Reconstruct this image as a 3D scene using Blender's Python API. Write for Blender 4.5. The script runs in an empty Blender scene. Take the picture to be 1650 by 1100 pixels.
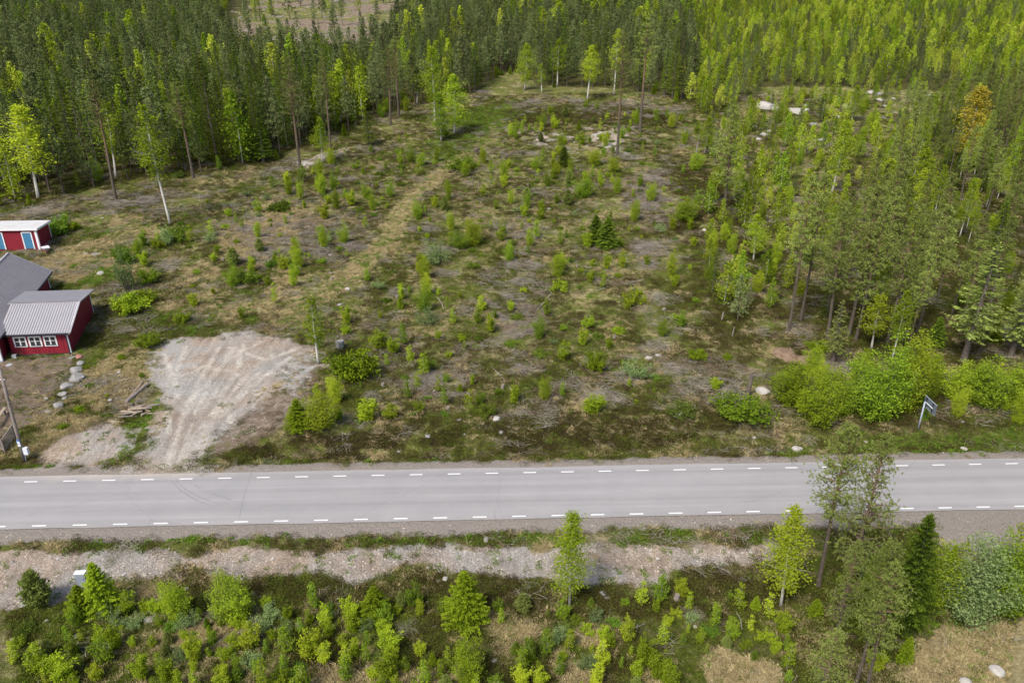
import bpy, bmesh, math, random
import numpy as np
from mathutils import Vector, Matrix
R = math.radians
rng = np.random.default_rng(7)
random.seed(7)
SC = bpy.context.scene
COL = SC.collection

# ------------------------------------------------------------------ camera, sky, sun, exposure
CAM_H = 36.6; PITCH = R(25.5); FPX = 1283.0
cam_d = bpy.data.cameras.new('camera'); cam = bpy.data.objects.new('camera', cam_d); COL.objects.link(cam)
cam.location = (0, 0, CAM_H); cam.rotation_euler = (math.pi/2 - PITCH, 0, 0)
cam_d.sensor_width = 36; cam_d.lens = 36*FPX/1650; cam_d.clip_start = 0.5; cam_d.clip_end = 5000
SC.camera = cam
SUN_EL, SUN_AZ = R(52), R(215)          # azimuth measured clockwise from +Y
world = bpy.data.worlds.new('World'); SC.world = world; world.use_nodes = True
wt = world.node_tree; sky = wt.nodes.new('ShaderNodeTexSky'); sky.sky_type = 'NISHITA'; sky.sun_disc = False
sky.sun_elevation = SUN_EL; sky.sun_rotation = SUN_AZ; sky.air_density = 1.0; sky.dust_density = 3.0; sky.ozone_density = 1.0
wt.links.new(sky.outputs[0], wt.nodes['Background'].inputs[0]); wt.nodes['Background'].inputs[1].default_value = 0.112
sl = bpy.data.lights.new('sun', 'SUN'); sl.energy = 3.2; sl.angle = R(16); sl.color = (1.0, 0.93, 0.84)
so = bpy.data.objects.new('sun', sl); COL.objects.link(so)
sd = Vector((math.sin(SUN_AZ)*math.cos(SUN_EL), math.cos(SUN_AZ)*math.cos(SUN_EL), math.sin(SUN_EL)))
so.rotation_euler = sd.to_track_quat('Z', 'Y').to_euler(); so.location = (0, -20, 80)
SC.view_settings.view_transform = 'Standard'; SC.view_settings.look = 'None'; SC.view_settings.gamma = 1
SC.view_settings.exposure = 0.58
SC.cycles.max_bounces = 6; SC.cycles.diffuse_bounces = 3; SC.cycles.transmission_bounces = 3; SC.cycles.glossy_bounces = 2

# ------------------------------------------------------------------ noise and terrain
_T = np.random.default_rng(3).random((256, 256))
def vnoise(x, y):
    x = np.asarray(x, float); y = np.asarray(y, float)
    xi = np.floor(x).astype(int); yi = np.floor(y).astype(int)
    fx = x-xi; fy = y-yi; fx = fx*fx*(3-2*fx); fy = fy*fy*(3-2*fy)
    a = _T[xi % 256, yi % 256]; b = _T[(xi+1) % 256, yi % 256]; c = _T[xi % 256, (yi+1) % 256]; d = _T[(xi+1) % 256, (yi+1) % 256]
    return (a*(1-fx)+b*fx)*(1-fy)+(c*(1-fx)+d*fx)*fy
def fbm(x, y, s, o=4):
    t = 0.; a = .5; n = 0.
    for k in range(o):
        t = t + a*vnoise(x*s+13.7*k, y*s-7.1*k); n += a; a *= .5; s *= 2.03
    return t/n
def sstep(a, b, x):
    t = np.clip((np.asarray(x, float)-a)/(b-a), 0, 1); return t*t*(3-2*t)
RSL = 0.0315; RN, RF = 46.65, 53.15      # the road: edges in v = y - RSL*x
def hgt(x, y):
    x = np.asarray(x, float); y = np.asarray(y, float)
    z = .055*8*np.logaddexp(0, (y-66.)/8.)
    v = y-RSL*x
    off = np.maximum(np.maximum(RN-v, v-RF), 0)
    drv = np.exp(-((x+29.5)/7.)**2)*sstep(49, 54, v)          # the driveway mouth stays level
    am = sstep(1.0, 7, off)
    z = z - .75*sstep(2.0, 6.5, RN-v)*(1-.3*fbm(x, y, .1, 2)) - .55*np.exp(-((v-RF-2.6)/1.2)**2)*(1-drv) + .35*np.exp(-((v-RF-5.5)/1.6)**2)*(1-drv)
    flat = sstep(0, 1, 1-np.clip(np.hypot((x+50)/16., (y-78)/18.), 0, 1))
    z = z + am*(1-.8*drv)*((fbm(x, y, .05, 3)-.5)*1.6*(1-flat) + (fbm(x+50, y, .35, 3)-.5)*.55 + (fbm(x, y+90, 1.6, 2)-.5)*.16*(1-.6*flat))
    return z
cT, sT = math.cos(PITCH), math.sin(PITCH)
def ray(px, py):
    a = (px-825)/FPX; b = (py-550)/FPX
    return np.array([a, cT-b*sT, -(sT+b*cT)])
def W(px, py, z):
    r = ray(px, py); t = (z-CAM_H)/r[2]; return Vector((r[0]*t, r[1]*t, z))
_tt = np.concatenate([np.arange(25, 140, .35), np.arange(140, 900, 1.2)])
def G(px, py):
    """where a photo pixel meets the ground"""
    r = ray(px, py); zz = CAM_H+r[2]*_tt-hgt(r[0]*_tt, r[1]*_tt)
    k = np.argmax(zz < 0)
    if k == 0: k = len(_tt)-1
    a, b = _tt[k-1], _tt[k]; f = zz[k-1]/(zz[k-1]-zz[k]+1e-9); t = a+(b-a)*min(max(f, 0), 1)
    x, y = r[0]*t, r[1]*t
    return Vector((x, y, float(hgt(x, y))))
def PX(x, y, z):
    z = z-CAM_H; d = y*cT-z*sT; u = -(y*sT+z*cT)
    return 825+FPX*x/d, 550+FPX*u/d, d
def h_to(p, row):
    """height whose top shows on that photo row, standing at p"""
    lo, hi = 0., 60.
    for _ in range(40):
        m = (lo+hi)/2
        if PX(p[0], p[1], p[2]+m)[1] > row: lo = m
        else: hi = m
    return lo

# ------------------------------------------------------------------ materials
def newmat(name):
    m = bpy.data.materials.new(name); m.use_nodes = True; nt = m.node_tree
    for n in list(nt.nodes): nt.nodes.remove(n)
    return m, nt, nt.nodes, nt.links
class NB:
    def __init__(s, name):
        s.m, s.nt, s.n, s.l = newmat(name)
        s.out = s.n.new('ShaderNodeOutputMaterial')
        s.geo = None
    def pos(s):
        if s.geo is None: s.geo = s.n.new('ShaderNodeNewGeometry')
        return s.geo.outputs['Position']
    def obj(s):
        return s.n.new('ShaderNodeTexCoord').outputs['Object']
    def map(s, vec, sc):
        k = s.n.new('ShaderNodeMapping'); s.l.new(vec, k.inputs[0]); k.inputs['Scale'].default_value = sc; return k.outputs[0]
    def noise(s, vec, sc, det=3, rough=.6, dist=0):
        k = s.n.new('ShaderNodeTexNoise'); s.l.new(vec, k.inputs['Vector']); k.inputs['Scale'].default_value = sc
        k.inputs['Detail'].default_value = det; k.inputs['Roughness'].default_value = rough; k.inputs['Distortion'].default_value = dist
        return k.outputs['Fac']
    def voro(s, vec, sc):
        k = s.n.new('ShaderNodeTexVoronoi'); s.l.new(vec, k.inputs['Vector']); k.inputs['Scale'].default_value = sc; return k
    def rng(s, v, a, b, c=0., d=1.):
        k = s.n.new('ShaderNodeMapRange'); s.l.new(v, k.inputs[0])
        for i, q in zip((1, 2, 3, 4), (a, b, c, d)): k.inputs[i].default_value = q
        return k.outputs[0]
    def math(s, op, a, b=None):
        k = s.n.new('ShaderNodeMath'); k.operation = op
        for i, q in enumerate((a, b)):
            if q is None: continue
            if isinstance(q, (int, float)): k.inputs[i].default_value = q
            else: s.l.new(q, k.inputs[i])
        return k.outputs[0]
    def mix(s, f, a, b, mode='MIX'):
        k = s.n.new('ShaderNodeMix'); k.data_type = 'RGBA'; k.blend_type = mode
        for i, q in ((0, f), (6, a), (7, b)):
            if isinstance(q, (int, float)): k.inputs[i].default_value = q
            elif isinstance(q, tuple): k.inputs[i].default_value = (*q[:3], 1)
            else: s.l.new(q, k.inputs[i])
        return k.outputs[2]
    def scale(s, c, v):
        """colour times a value"""
        k = s.n.new('ShaderNodeVectorMath'); k.operation = 'SCALE'; s.l.new(c, k.inputs[0]) if not isinstance(c, tuple) else setattr(k.inputs[0], 'default_value', c[:3])
        if isinstance(v, (int, float)): k.inputs['Scale'].default_value = v
        else: s.l.new(v, k.inputs['Scale'])
        return k.outputs[0]
    def attr(s, name):
        k = s.n.new('ShaderNodeAttribute'); k.attribute_name = name; return k
    def bump(s, hv, st, dist):
        k = s.n.new('ShaderNodeBump'); k.inputs['Strength'].default_value = st; k.inputs['Distance'].default_value = dist; s.l.new(hv, k.inputs['Height']); return k.outputs[0]
    def bsdf(s, col, rough=.8, spec=.3, normal=None, metal=0.):
        k = s.n.new('ShaderNodeBsdfPrincipled')
        if isinstance(col, tuple): k.inputs['Base Color'].default_value = (*col[:3], 1)
        else: s.l.new(col, k.inputs['Base Color'])
        if isinstance(rough, (int, float)): k.inputs['Roughness'].default_value = rough
        else: s.l.new(rough, k.inputs['Roughness'])
        k.inputs['Specular IOR Level'].default_value = spec; k.inputs['Metallic'].default_value = metal
        if normal is not None: s.l.new(normal, k.inputs['Normal'])
        s.l.new(k.outputs[0], s.out.inputs[0]); return k

def leaf_mat(name, a, b, tr=.35, hue=None, bright=.35):
    q = NB(name); at = q.attr('lc').outputs['Fac']
    oi = q.n.new('ShaderNodeObjectInfo').outputs['Random']
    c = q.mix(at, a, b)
    if hue: c = q.mix(q.math('MULTIPLY', q.rng(oi, .45, 1., 0, 1), .8), c, hue)
    fr = q.math('FRACT', q.math('MULTIPLY', oi, 7.31))
    c = q.scale(c, q.rng(fr, 0, 1, 1-bright, 1+bright))
    d = q.n.new('ShaderNodeBsdfDiffuse'); t = q.n.new('ShaderNodeBsdfTranslucent'); mx = q.n.new('ShaderNodeMixShader')
    q.l.new(c, d.inputs[0]); q.l.new(q.mix(1., c, (1.0, 1.0, .55), 'MULTIPLY'), t.inputs[0]); mx.inputs[0].default_value = tr
    q.l.new(d.outputs[0], mx.inputs[1]); q.l.new(t.outputs[0], mx.inputs[2]); q.l.new(mx.outputs[0], q.out.inputs[0])
    return q.m
def plain(name, c, rough=.7, var=.25, sc=4., spec=.3, c2=None, metal=0.):
    q = NB(name); v = q.obj(); n = q.noise(v, sc, 4)
    col = q.mix(n, c, c2) if c2 else q.scale(c, q.rng(n, .25, .75, 1-var, 1+var))
    q.bsdf(col, rough, spec, q.bump(q.noise(v, sc*5, 3), .25, .02), metal); return q.m
M = {}
M['birch_leaf'] = leaf_mat('birch leaves', (.20, .295, .018), (.37, .47, .034), .42, (.40, .46, .035))
M['birch_far'] = leaf_mat('young birch leaves', (.215, .30, .022), (.39, .47, .04), .40, (.44, .47, .07), .45)
M['birch_leaf_dark'] = leaf_mat('mature leaves', (.13, .225, .018), (.26, .37, .030), .38, (.28, .37, .03))
M['willow_leaf'] = leaf_mat('willow leaves', (.17, .26, .09), (.33, .43, .17), .35)
M['pine_leaf'] = leaf_mat('pine needles', (.140, .190, .042), (.30, .36, .090), .22, (.15, .165, .05))
M['pine_dark'] = leaf_mat('forest pine needles', (.085, .120, .046), (.205, .245, .095), .22, (.17, .20, .085), .45)
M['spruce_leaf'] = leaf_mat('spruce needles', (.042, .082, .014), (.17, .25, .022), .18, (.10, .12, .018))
M['yellow_leaf'] = leaf_mat('orange leaves', (.30, .24, .03), (.44, .38, .05), .4)
M['yellow_spruce'] = leaf_mat('fresh spruce shoots', (.11, .18, .012), (.32, .42, .025), .3)
M['heath'] = leaf_mat('heather sprigs', (.030, .024, .012), (.105, .082, .034), .1, (.10, .11, .026), .4)
M['bilberry'] = leaf_mat('bilberry leaves', (.065, .095, .016), (.16, .205, .032), .25, (.15, .17, .03), .4)
M['grass_green'] = leaf_mat('green blades', (.10, .17, .018), (.21, .30, .04), .3, (.19, .21, .06))
M['straw'] = leaf_mat('dry blades', (.32, .25, .13), (.54, .46, .27), .25, None, .3)
M['herb'] = leaf_mat('broad herb leaves', (.09, .18, .02), (.18, .30, .035), .3, (.16, .20, .04))
M['bark_grey'] = plain('grey bark', (.12, .10, .085), .9, .4, 3)
M['wood_old'] = plain('weathered wood', (.22, .19, .17), .85, .35, 5)
M['wood_cut'] = plain('log wood', (.30, .24, .18), .85, .35, 6)
q = NB('pine bark'); o = q.obj(); sx = q.n.new('ShaderNodeSeparateXYZ'); q.l.new(o, sx.inputs[0])
q.bsdf(q.scale(q.mix(q.rng(sx.outputs[2], 4.0, 9.5), (.10, .082, .066), (.175, .118, .076)), q.rng(q.noise(q.map(o, (1, 1, .3)), 7, 4), .2, .8, .55, 1.35)), .9, .2); M['bark_pine'] = q.m
q = NB('birch bark'); o = q.obj(); fl = q.noise(q.map(o, (2, 2, 5)), 2.2, 4, .7); sx = q.n.new('ShaderNodeSeparateXYZ'); q.l.new(o, sx.inputs[0])
dk = q.math('MAXIMUM', q.rng(fl, .56, .64), q.rng(sx.outputs[2], 1.2, 0.0)); q.bsdf(q.mix(dk, (.55, .53, .49), (.09, .08, .07)), .7, .3); M['bark_birch'] = q.m
q = NB('twig bark'); M['twig'] = plain('bleached twigs', (.285, .255, .215), .9, .45, .6)
M['twig_red'] = plain('brown twigs', (.19, .14, .10), .9, .4, .6)
q = NB('granite'); o = q.obj(); oi = q.n.new('ShaderNodeObjectInfo').outputs['Random']
c = q.mix(q.noise(o, 2.2, 6, .75), (.13, .13, .13), (.33, .32, .31)); c = q.mix(q.rng(q.noise(o, 5, 5, .7), .55, .65), c, (.44, .43, .40)); c = q.mix(q.rng(q.noise(o, 3.1, 4), .62, .68), c, (.08, .09, .06))
q.bsdf(c, .9, .2, q.bump(q.noise(o, 6, 5, .7), .6, .05)); M['granite'] = q.m
q = NB('pale stone'); o = q.obj(); c = q.mix(q.noise(o, 2.5, 6, .75), (.24, .23, .21), (.50, .48, .45)); c = q.mix(q.rng(q.noise(o, 3.1, 4), .60, .68), c, (.16, .17, .12))
q.bsdf(c, .9, .2, q.bump(q.noise(o, 6, 5, .7), .6, .05)); M['pale_stone'] = q.m
M['grit_stone'] = plain('bank stones', (.38, .33, .28), .9, .3, 2, .2, (.60, .56, .51)); M['red_stone'] = plain('reddish stone', (.30, .14, .12), .9, .3, 3)
q = NB('asphalt'); p = q.pos(); rot = q.n.new('ShaderNodeMapping'); q.l.new(p, rot.inputs[0]); rot.inputs['Rotation'].default_value = (0, 0, -math.atan(RSL)); rp = rot.outputs[0]
sx = q.n.new('ShaderNodeSeparateXYZ'); q.l.new(rp, sx.inputs[0]); vv = sx.outputs[1]
c = q.mix(q.noise(p, .35, 5, .65), (.232, .229, .235), (.300, .294, .296))
c = q.scale(c, q.rng(q.noise(q.map(rp, (.03, 1.6, 1)), 1.2, 4, .6), .3, .7, .92, 1.08))
c = q.scale(c, q.rng(q.noise(p, 26, 3, .7), .3, .7, .90, 1.10))
wv = q.math('ABSOLUTE', q.math('SUBTRACT', q.math('MODULO', q.math('ADD', vv, .35), 1.75), .87))
c = q.scale(c, q.rng(wv, 0, .8, 1.06, .95))
dust = q.math('MULTIPLY', q.rng(q.math('ABSOLUTE', q.math('SUBTRACT', vv, 49.87)), 2.4, 3.3), q.rng(q.noise(rp, .8, 5, .7), .35, .75))
c = q.mix(q.math('MULTIPLY', dust, .45), c, (.33, .30, .27))
ddr = q.math('MULTIPLY', q.rng(q.math('ABSOLUTE', q.math('ADD', sx.outputs[0], 29)), 9.5, 4.0), q.rng(q.math('ADD', vv, q.math('MULTIPLY', q.noise(p, .5, 4), 2.)), 53.0, 54.6)); c = q.mix(q.math('MULTIPLY', ddr, .8), c, (.42, .37, .32))
vo = q.n.new('ShaderNodeTexVoronoi'); vo.feature = 'DISTANCE_TO_EDGE'; vm = q.n.new('ShaderNodeVectorMath'); vm.operation = 'ADD'; q.l.new(p, vm.inputs[0]); nv = q.n.new('ShaderNodeTexNoise'); nv.inputs['Scale'].default_value = .8; q.l.new(p, nv.inputs['Vector']); q.l.new(nv.outputs['Color'], vm.inputs[1]); q.l.new(vm.outputs[0], vo.inputs['Vector']); vo.inputs['Scale'].default_value = .055
c = q.scale(c, q.rng(vo.outputs['Distance'], .0008, .0022, .88, 1))
q.bsdf(c, .92, .2, q.bump(q.noise(p, 60, 2), .3, .01)); M['asphalt'] = q.m
q = NB('road paint'); p = q.pos(); q.bsdf(q.mix(q.rng(q.noise(p, 9, 4, .8), .58, .75), (.72, .72, .72), (.42, .42, .42)), .7, .3); M['paint'] = q.m

# ground: colour by zones that live on the ground mesh itself (m1, m2, m3)
q = NB('ground'); p = q.pos()
m1 = q.attr('m1'); m2 = q.attr('m2'); m3 = q.attr('m3')
s1 = q.n.new('ShaderNodeSeparateColor'); q.l.new(m1.outputs['Color'], s1.inputs[0]); s2 = q.n.new('ShaderNodeSeparateColor'); q.l.new(m2.outputs['Color'], s2.inputs[0]); s3 = q.n.new('ShaderNodeSeparateColor'); q.l.new(m3.outputs['Color'], s3.inputs[0])
nf = q.rng(q.noise(p, 3.0, 7, .78), .33, .67); nf2 = q.rng(q.noise(p, 11, 6, .8), .32, .68); nfm = q.rng(q.noise(p, 1.1, 7, .75), .3, .7); nb = q.noise(p, .32, 6, .72); nc = q.noise(p, .55, 6, .7, .5)
moss = q.mix(nf, (.054, .070, .013), (.215, .235, .055)); brown = q.mix(nf, (.048, .036, .018), (.225, .172, .105)); grey = q.mix(nf2, (.085, .068, .048), (.335, .295, .240)); straw = q.mix(nf, (.230, .19, .085), (.50, .44, .24))
c = q.mix(q.rng(nb, .36, .50), brown, moss); c = q.mix(q.math('MULTIPLY', q.rng(nc, .57, .68), .7), c, grey); c = q.mix(q.math('MULTIPLY', q.rng(q.noise(p, .43, 6, .75), .50, .62), .85), c, straw)
def layer(c, mask, col, w=.8):
    f = q.math('ADD', mask, q.math('MULTIPLY', q.math('SUBTRACT', nfm, .5), w)); f2 = q.math('MULTIPLY', q.rng(f, .32, .62), q.rng(mask, .02, .2)); return q.mix(f2, c, col)
c = layer(c, s3.outputs[0], q.mix(nf, (.034, .034, .013), (.12, .115, .036)))                     # forest floor
c = layer(c, s2.outputs[1], q.mix(nf, (.018, .014, .008), (.082, .064, .030)))                     # dark heath
c = layer(c, s2.outputs[2], grey)                                                                   # felling waste
c = layer(c, m1.outputs['Alpha'], straw)
c = layer(c, s1.outputs[2], q.mix(nf, (.075, .105, .020), (.20, .235, .055)))                      # green
c = layer(c, s2.outputs[0], q.mix(nf, (.155, .115, .080), (.300, .240, .180)))                     # brown soil
c = layer(c, s1.outputs[1], q.mix(q.noise(p, 14, 4, .8), (.23, .20, .172), (.47, .42, .37)), .5)    # verge gravel
dirt = q.mix(nf2, (.31, .235, .175), (.575, .475, .385)); dirt = q.scale(dirt, q.rng(q.noise(p, .5, 5, .7), .3, .7, .82, 1.14))
mp_ = q.n.new('ShaderNodeMapping'); q.l.new(p, mp_.inputs[0]); mp_.inputs['Rotation'].default_value = (0, 0, .42); mp_.inputs['Scale'].default_value = (1., .12, 1)
str_ = q.noise(mp_.outputs[0], 2.4, 5, .7, .6); dirt = q.mix(q.rng(q.noise(p, .22, 4, .6), .4, .6), dirt, q.mix(nf2, (.33, .305, .275), (.56, .53, .49))); dirt = q.scale(dirt, q.mix(s2.outputs[0], 1., 1.) if False else q.rng(str_, .32, .68, .78, 1.18))
c = layer(c, s1.outputs[0], dirt, .6)
c = layer(c, s3.outputs[1], q.mix(nf2, (.36, .345, .325), (.58, .565, .54)), .8)                   # pale clay
c = q.mix(q.math('MULTIPLY', m2.outputs['Alpha'], q.rng(nfm, .2, .8, .15, .85)), c, (.74, .69, .61))
c = q.mix(q.math('MULTIPLY', s3.outputs[2], q.rng(nfm, .2, .8, .2, .9)), c, (.20, .165, .135))
vs = q.voro(p, 3.2); st = q.math('MULTIPLY', q.rng(vs.outputs['Distance'], .16, .10), q.math('MAXIMUM', s1.outputs[0], s1.outputs[1])); stc = q.rng(q.n.new('ShaderNodeSeparateColor').outputs[0], 0, 1)
sc_ = q.n.new('ShaderNodeSeparateColor'); q.l.new(vs.outputs['Color'], sc_.inputs[0]); st = q.math('MULTIPLY', st, q.rng(sc_.outputs[0], .62, .7)); c = q.mix(st, c, (.50, .47, .44))
c = q.scale(c, q.rng(nf2, .25, .75, .80, 1.2))
q.bsdf(c, .97, .1, q.bump(q.math('ADD', q.math('MULTIPLY', nf, .6), q.math('MULTIPLY', nf2, .35)), .9, .22)); M['ground'] = q.m

# ------------------------------------------------------------------ object helpers
def mesh_np(name, V, F, mats, mi=None, lc=None, smooth=False):
    """V (n,3); F (m,4) or (m,3) index array"""
    me = bpy.data.meshes.new(name); V = np.asarray(V, np.float32); F = np.asarray(F, np.int32); k = F.shape[1]
    me.vertices.add(len(V)); me.vertices.foreach_set('co', V.ravel())
    me.loops.add(F.size); me.loops.foreach_set('vertex_index', F.ravel())
    me.polygons.add(len(F)); me.polygons.foreach_set('loop_start', np.arange(len(F), dtype=np.int32)*k)
    if mi is not None: me.polygons.foreach_set('material_index', np.asarray(mi, np.int32))
    if smooth: me.polygons.foreach_set('use_smooth', np.ones(len(F), bool))
    for m in mats: me.materials.append(m)
    if lc is not None:
        a = me.attributes.new('lc', 'FLOAT', 'POINT'); a.data.foreach_set('value', np.asarray(lc, np.float32))
    me.update(calc_edges=True); me.validate(); return me
def mobj(name, me, parent=None, link=True):
    o = bpy.data.objects.new(name, me)
    if link: COL.objects.link(o)
    if parent is not None: o.parent = parent
    return o
def tag(o, label=None, cat=None, group=None, kind=None):
    if label: o['label'] = label
    if cat: o['category'] = cat
    if group: o['group'] = group
    if kind: o['kind'] = kind
    return o
def empty(name, loc, rz=0.):
    o = bpy.data.objects.new(name, None); COL.objects.link(o); o.location = loc; o.rotation_euler = (0, 0, rz); o.empty_display_size = .3; return o
class MB:
    def __init__(s): s.v = []; s.f = []
    def box(s, c, sx, sy, sz, ax=None):
        ax = ax or (Vector((1, 0, 0)), Vector((0, 1, 0)), Vector((0, 0, 1))); c = Vector(c); n = len(s.v)
        for i in (-1, 1):
            for j in (-1, 1):
                for k in (-1, 1): s.v.append(c+ax[0]*i*sx/2+ax[1]*j*sy/2+ax[2]*k*sz/2)
        for f in ((0, 1, 3, 2), (4, 6, 7, 5), (0, 4, 5, 1), (2, 3, 7, 6), (0, 2, 6, 4), (1, 5, 7, 3)): s.f.append([n+i for i in f])
        return s
    def bar(s, a, b, w, h=None, up=Vector((0, 0, 1))):
        a = Vector(a); b = Vector(b); d = (b-a).normalized(); x = d.cross(up)
        if x.length < 1e-3: x = d.cross(Vector((0, 1, 0)))
        x.normalize(); y = x.cross(d); return s.box((a+b)/2, (b-a).length, w, h or w, (d, x, y))
    def tube(s, pts, rad, n=8, cap=True):
        pts = [Vector(p) for p in pts]; b0 = len(s.v)
        for i, p in enumerate(pts):
            d = (pts[min(i+1, len(pts)-1)]-pts[max(i-1, 0)]).normalized(); x = d.cross(Vector((.3, .95, .1))); x.normalize(); y = d.cross(x)
            r = rad[i] if isinstance(rad, (list, tuple)) else rad
            for k in range(n): a = 2*math.pi*k/n; s.v.append(p+x*math.cos(a)*r+y*math.sin(a)*r)
        for i in range(len(pts)-1):
            for k in range(n): s.f.append([b0+i*n+k, b0+i*n+(k+1) % n, b0+(i+1)*n+(k+1) % n, b0+(i+1)*n+k])
        if cap: s.f.append([b0+k for k in range(n)][::-1]); s.f.append([b0+(len(pts)-1)*n+k for k in range(n)])
        return s
    def quad(s, *p):
        n = len(s.v); s.v += [Vector(q) for q in p]; s.f.append([n+i for i in range(len(p))]); return s
    def mesh(s, name, m, smooth=False):
        me = bpy.data.meshes.new(name); me.from_pydata([tuple(v) for v in s.v], [], s.f); me.materials.append(m)
        bm = bmesh.new(); bm.from_mesh(me); bmesh.ops.recalc_face_normals(bm, faces=bm.faces); bm.to_mesh(me); bm.free()
        if smooth: me.polygons.foreach_set('use_smooth', [True]*len(me.polygons))
        return me
    def build(s, name, m, parent=None, smooth=False): return mobj(name, s.mesh(name, m, smooth), parent)

# ------------------------------------------------------------------ ground zones, outlined on the ground itself
def poly(pts): return np.array([G(x, y)[:2] for x, y in pts])
def inpoly(P, x, y):
    ins = np.zeros(x.shape, bool); d2 = np.full(x.shape, 1e18)
    for i in range(len(P)):
        x0, y0 = P[i]; x1, y1 = P[(i+1) % len(P)]
        cr = ((y0 > y) != (y1 > y)) & (x < (x1-x0)*(y-y0)/((y1-y0) if y1 != y0 else 1e-9)+x0); ins ^= cr
        dx, dy = x1-x0, y1-y0; t = np.clip(((x-x0)*dx+(y-y0)*dy)/(dx*dx+dy*dy+1e-12), 0, 1)
        d2 = np.minimum(d2, (x-x0-t*dx)**2+(y-y0-t*dy)**2)
    d = np.sqrt(d2); return np.where(ins, d, -d)
def pmask(P, x, y, soft=1., jit=1.2):
    d = inpoly(P, x, y)+(fbm(x+31, y, .45, 4)-.5)*2*jit
    return sstep(-soft, soft, d)
def line_d(pts, x, y):
    d2 = np.full(x.shape, 1e18)
    for (x0, y0), (x1, y1) in zip(pts[:-1], pts[1:]):
        dx, dy = x1-x0, y1-y0; t = np.clip(((x-x0)*dx+(y-y0)*dy)/(dx*dx+dy*dy+1e-12), 0, 1); d2 = np.minimum(d2, (x-x0-t*dx)**2+(y-y0-t*dy)**2)
    return np.sqrt(d2)
Z = {}
Z['drive'] = poly([(252, 562), (300, 542), (400, 535), (470, 540), (500, 560), (515, 590), (495, 630), (470, 655), (455, 690), (395, 715), (345, 718), (328, 735), (372, 766), (195, 768), (225, 740), (240, 690), (250, 650), (258, 620), (250, 590)])
Z['rubble'] = poly([(360, 690), (410, 630), (500, 585), (520, 600), (475, 665), (450, 700), (395, 722), (345, 722)])
Z['clay'] = poly([(252, 565), (300, 545), (330, 600), (345, 640), (270, 640)])
Z['clay2'] = poly([(425, 600), (500, 590), (490, 632), (450, 640)])
Z['bank'] = poly([(-60, 885), (250, 887), (820, 880), (1250, 880), (1250, 910), (1100, 905), (1060, 932), (950, 945), (800, 925), (650, 915), (600, 935), (400, 925), (330, 915), (240, 930), (120, 960), (60, 975), (-60, 990)])
Z['yard'] = poly([(-80, 575), (20, 583), (115, 573), (112, 600), (80, 635), (50, 670), (30, 700), (-80, 745)])
Z['baresoil'] = poly([(60, 735), (110, 700), (170, 680), (215, 690), (230, 690), (205, 735), (150, 752), (60, 755)])
Z['lawn'] = poly([(75, 410), (160, 375), (215, 352), (250, 370), (250, 410), (200, 440), (150, 470), (85, 470)])
Z['lush'] = poly([(700, 215), (760, 175), (830, 160), (850, 190), (800, 215), (760, 260), (690, 262)])
Z['sand1'] = poly([(935, 212), (1000, 200), (1022, 210), (1000, 250), (960, 240)])
Z['sand2'] = poly([(800, 205), (930, 220), (925, 250), (850, 235)])
Z['sand3'] = poly([(470, 262), (560, 235), (560, 245), (490, 275)])
Z['heath1'] = poly([(345, 747), (385, 722), (470, 700), (560, 690), (760, 678), (1000, 660), (1250, 660), (1240, 690), (1100, 712), (900, 722), (700, 733), (345, 752)])
Z['heath2'] = poly([(400, 925), (600, 940), (650, 925), (800, 930), (940, 950), (1100, 940), (1250, 930), (1260, 990), (900, 1000), (560, 985), (400, 950)])
Z['heath3'] = poly([(1080, 260), (1150, 250), (1250, 420), (1330, 560), (1240, 600), (1150, 540), (1120, 400)])
Z['heath4'] = poly([(820, 180), (1030, 175), (1100, 200), (1060, 205), (900, 200), (840, 205)])
Z['slash1'] = poly([(1010, 290), (1070, 255), (1095, 480), (1040, 500)])
Z['slash2'] = poly([(790, 440), (850, 370), (880, 560), (820, 590)])
Z['slash3'] = poly([(930, 600), (1100, 540), (1210, 610), (1200, 645), (960, 650)])
Z['slash4'] = poly([(620, 600), (720, 590), (740, 650), (620, 650)])
Z['slash5'] = poly([(380, 350), (560, 340), (600, 400), (380, 430)])
Z['slash6'] = poly([(-40, 355), (160, 318), (260, 290), (420, 272), (540, 242), (560, 250), (420, 292), (290, 325), (150, 350), (60, 350), (-40, 368)])
Z['slash7'] = poly([(820, 160), (1090, 165), (1100, 190), (1000, 185), (830, 175)])
Z['straw1'] = poly([(290, 420), (420, 330), (520, 330), (440, 400), (480, 480), (380, 520), (280, 500)])
Z['straw2'] = poly([(1480, 1010), (1680, 985), (1700, 1130), (1430, 1130)])
Z['straw3'] = poly([(60, 650), (130, 600), (260, 540), (240, 620), (190, 690), (60, 740)])
Z['greenverge'] = poly([(105, 882), (200, 858), (500, 850), (800, 846), (860, 862), (1000, 850), (1250, 856), (1250, 872), (1000, 872), (820, 874), (700, 878), (400, 872), (250, 882)])
Z['green2'] = poly([(190, 735), (225, 660), (262, 640), (240, 690), (215, 735), (130, 758)])
Z['green3'] = poly([(220, 510), (400, 470), (430, 520), (300, 545), (240, 560)])
Z['green4'] = poly([(1390, 700), (1700, 690), (1700, 735), (1390, 740)])
Z['green5'] = poly([(-60, 745), (120, 752), (200, 757), (-60, 765)])
Z['cutover'] = poly([(365, 60), (400, -8), (650, -8), (640, 40), (600, 70)])
Z['spruceA'] = poly([(285, 284), (420, 258), (480, 238), (560, 212), (600, 180), (590, 140), (450, 150), (300, 185)])
Z['cutfree'] = poly([(345, 70), (375, -9), (665, -9), (655, 40), (630, 84), (590, 104), (480, 108), (385, 92)])
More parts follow.
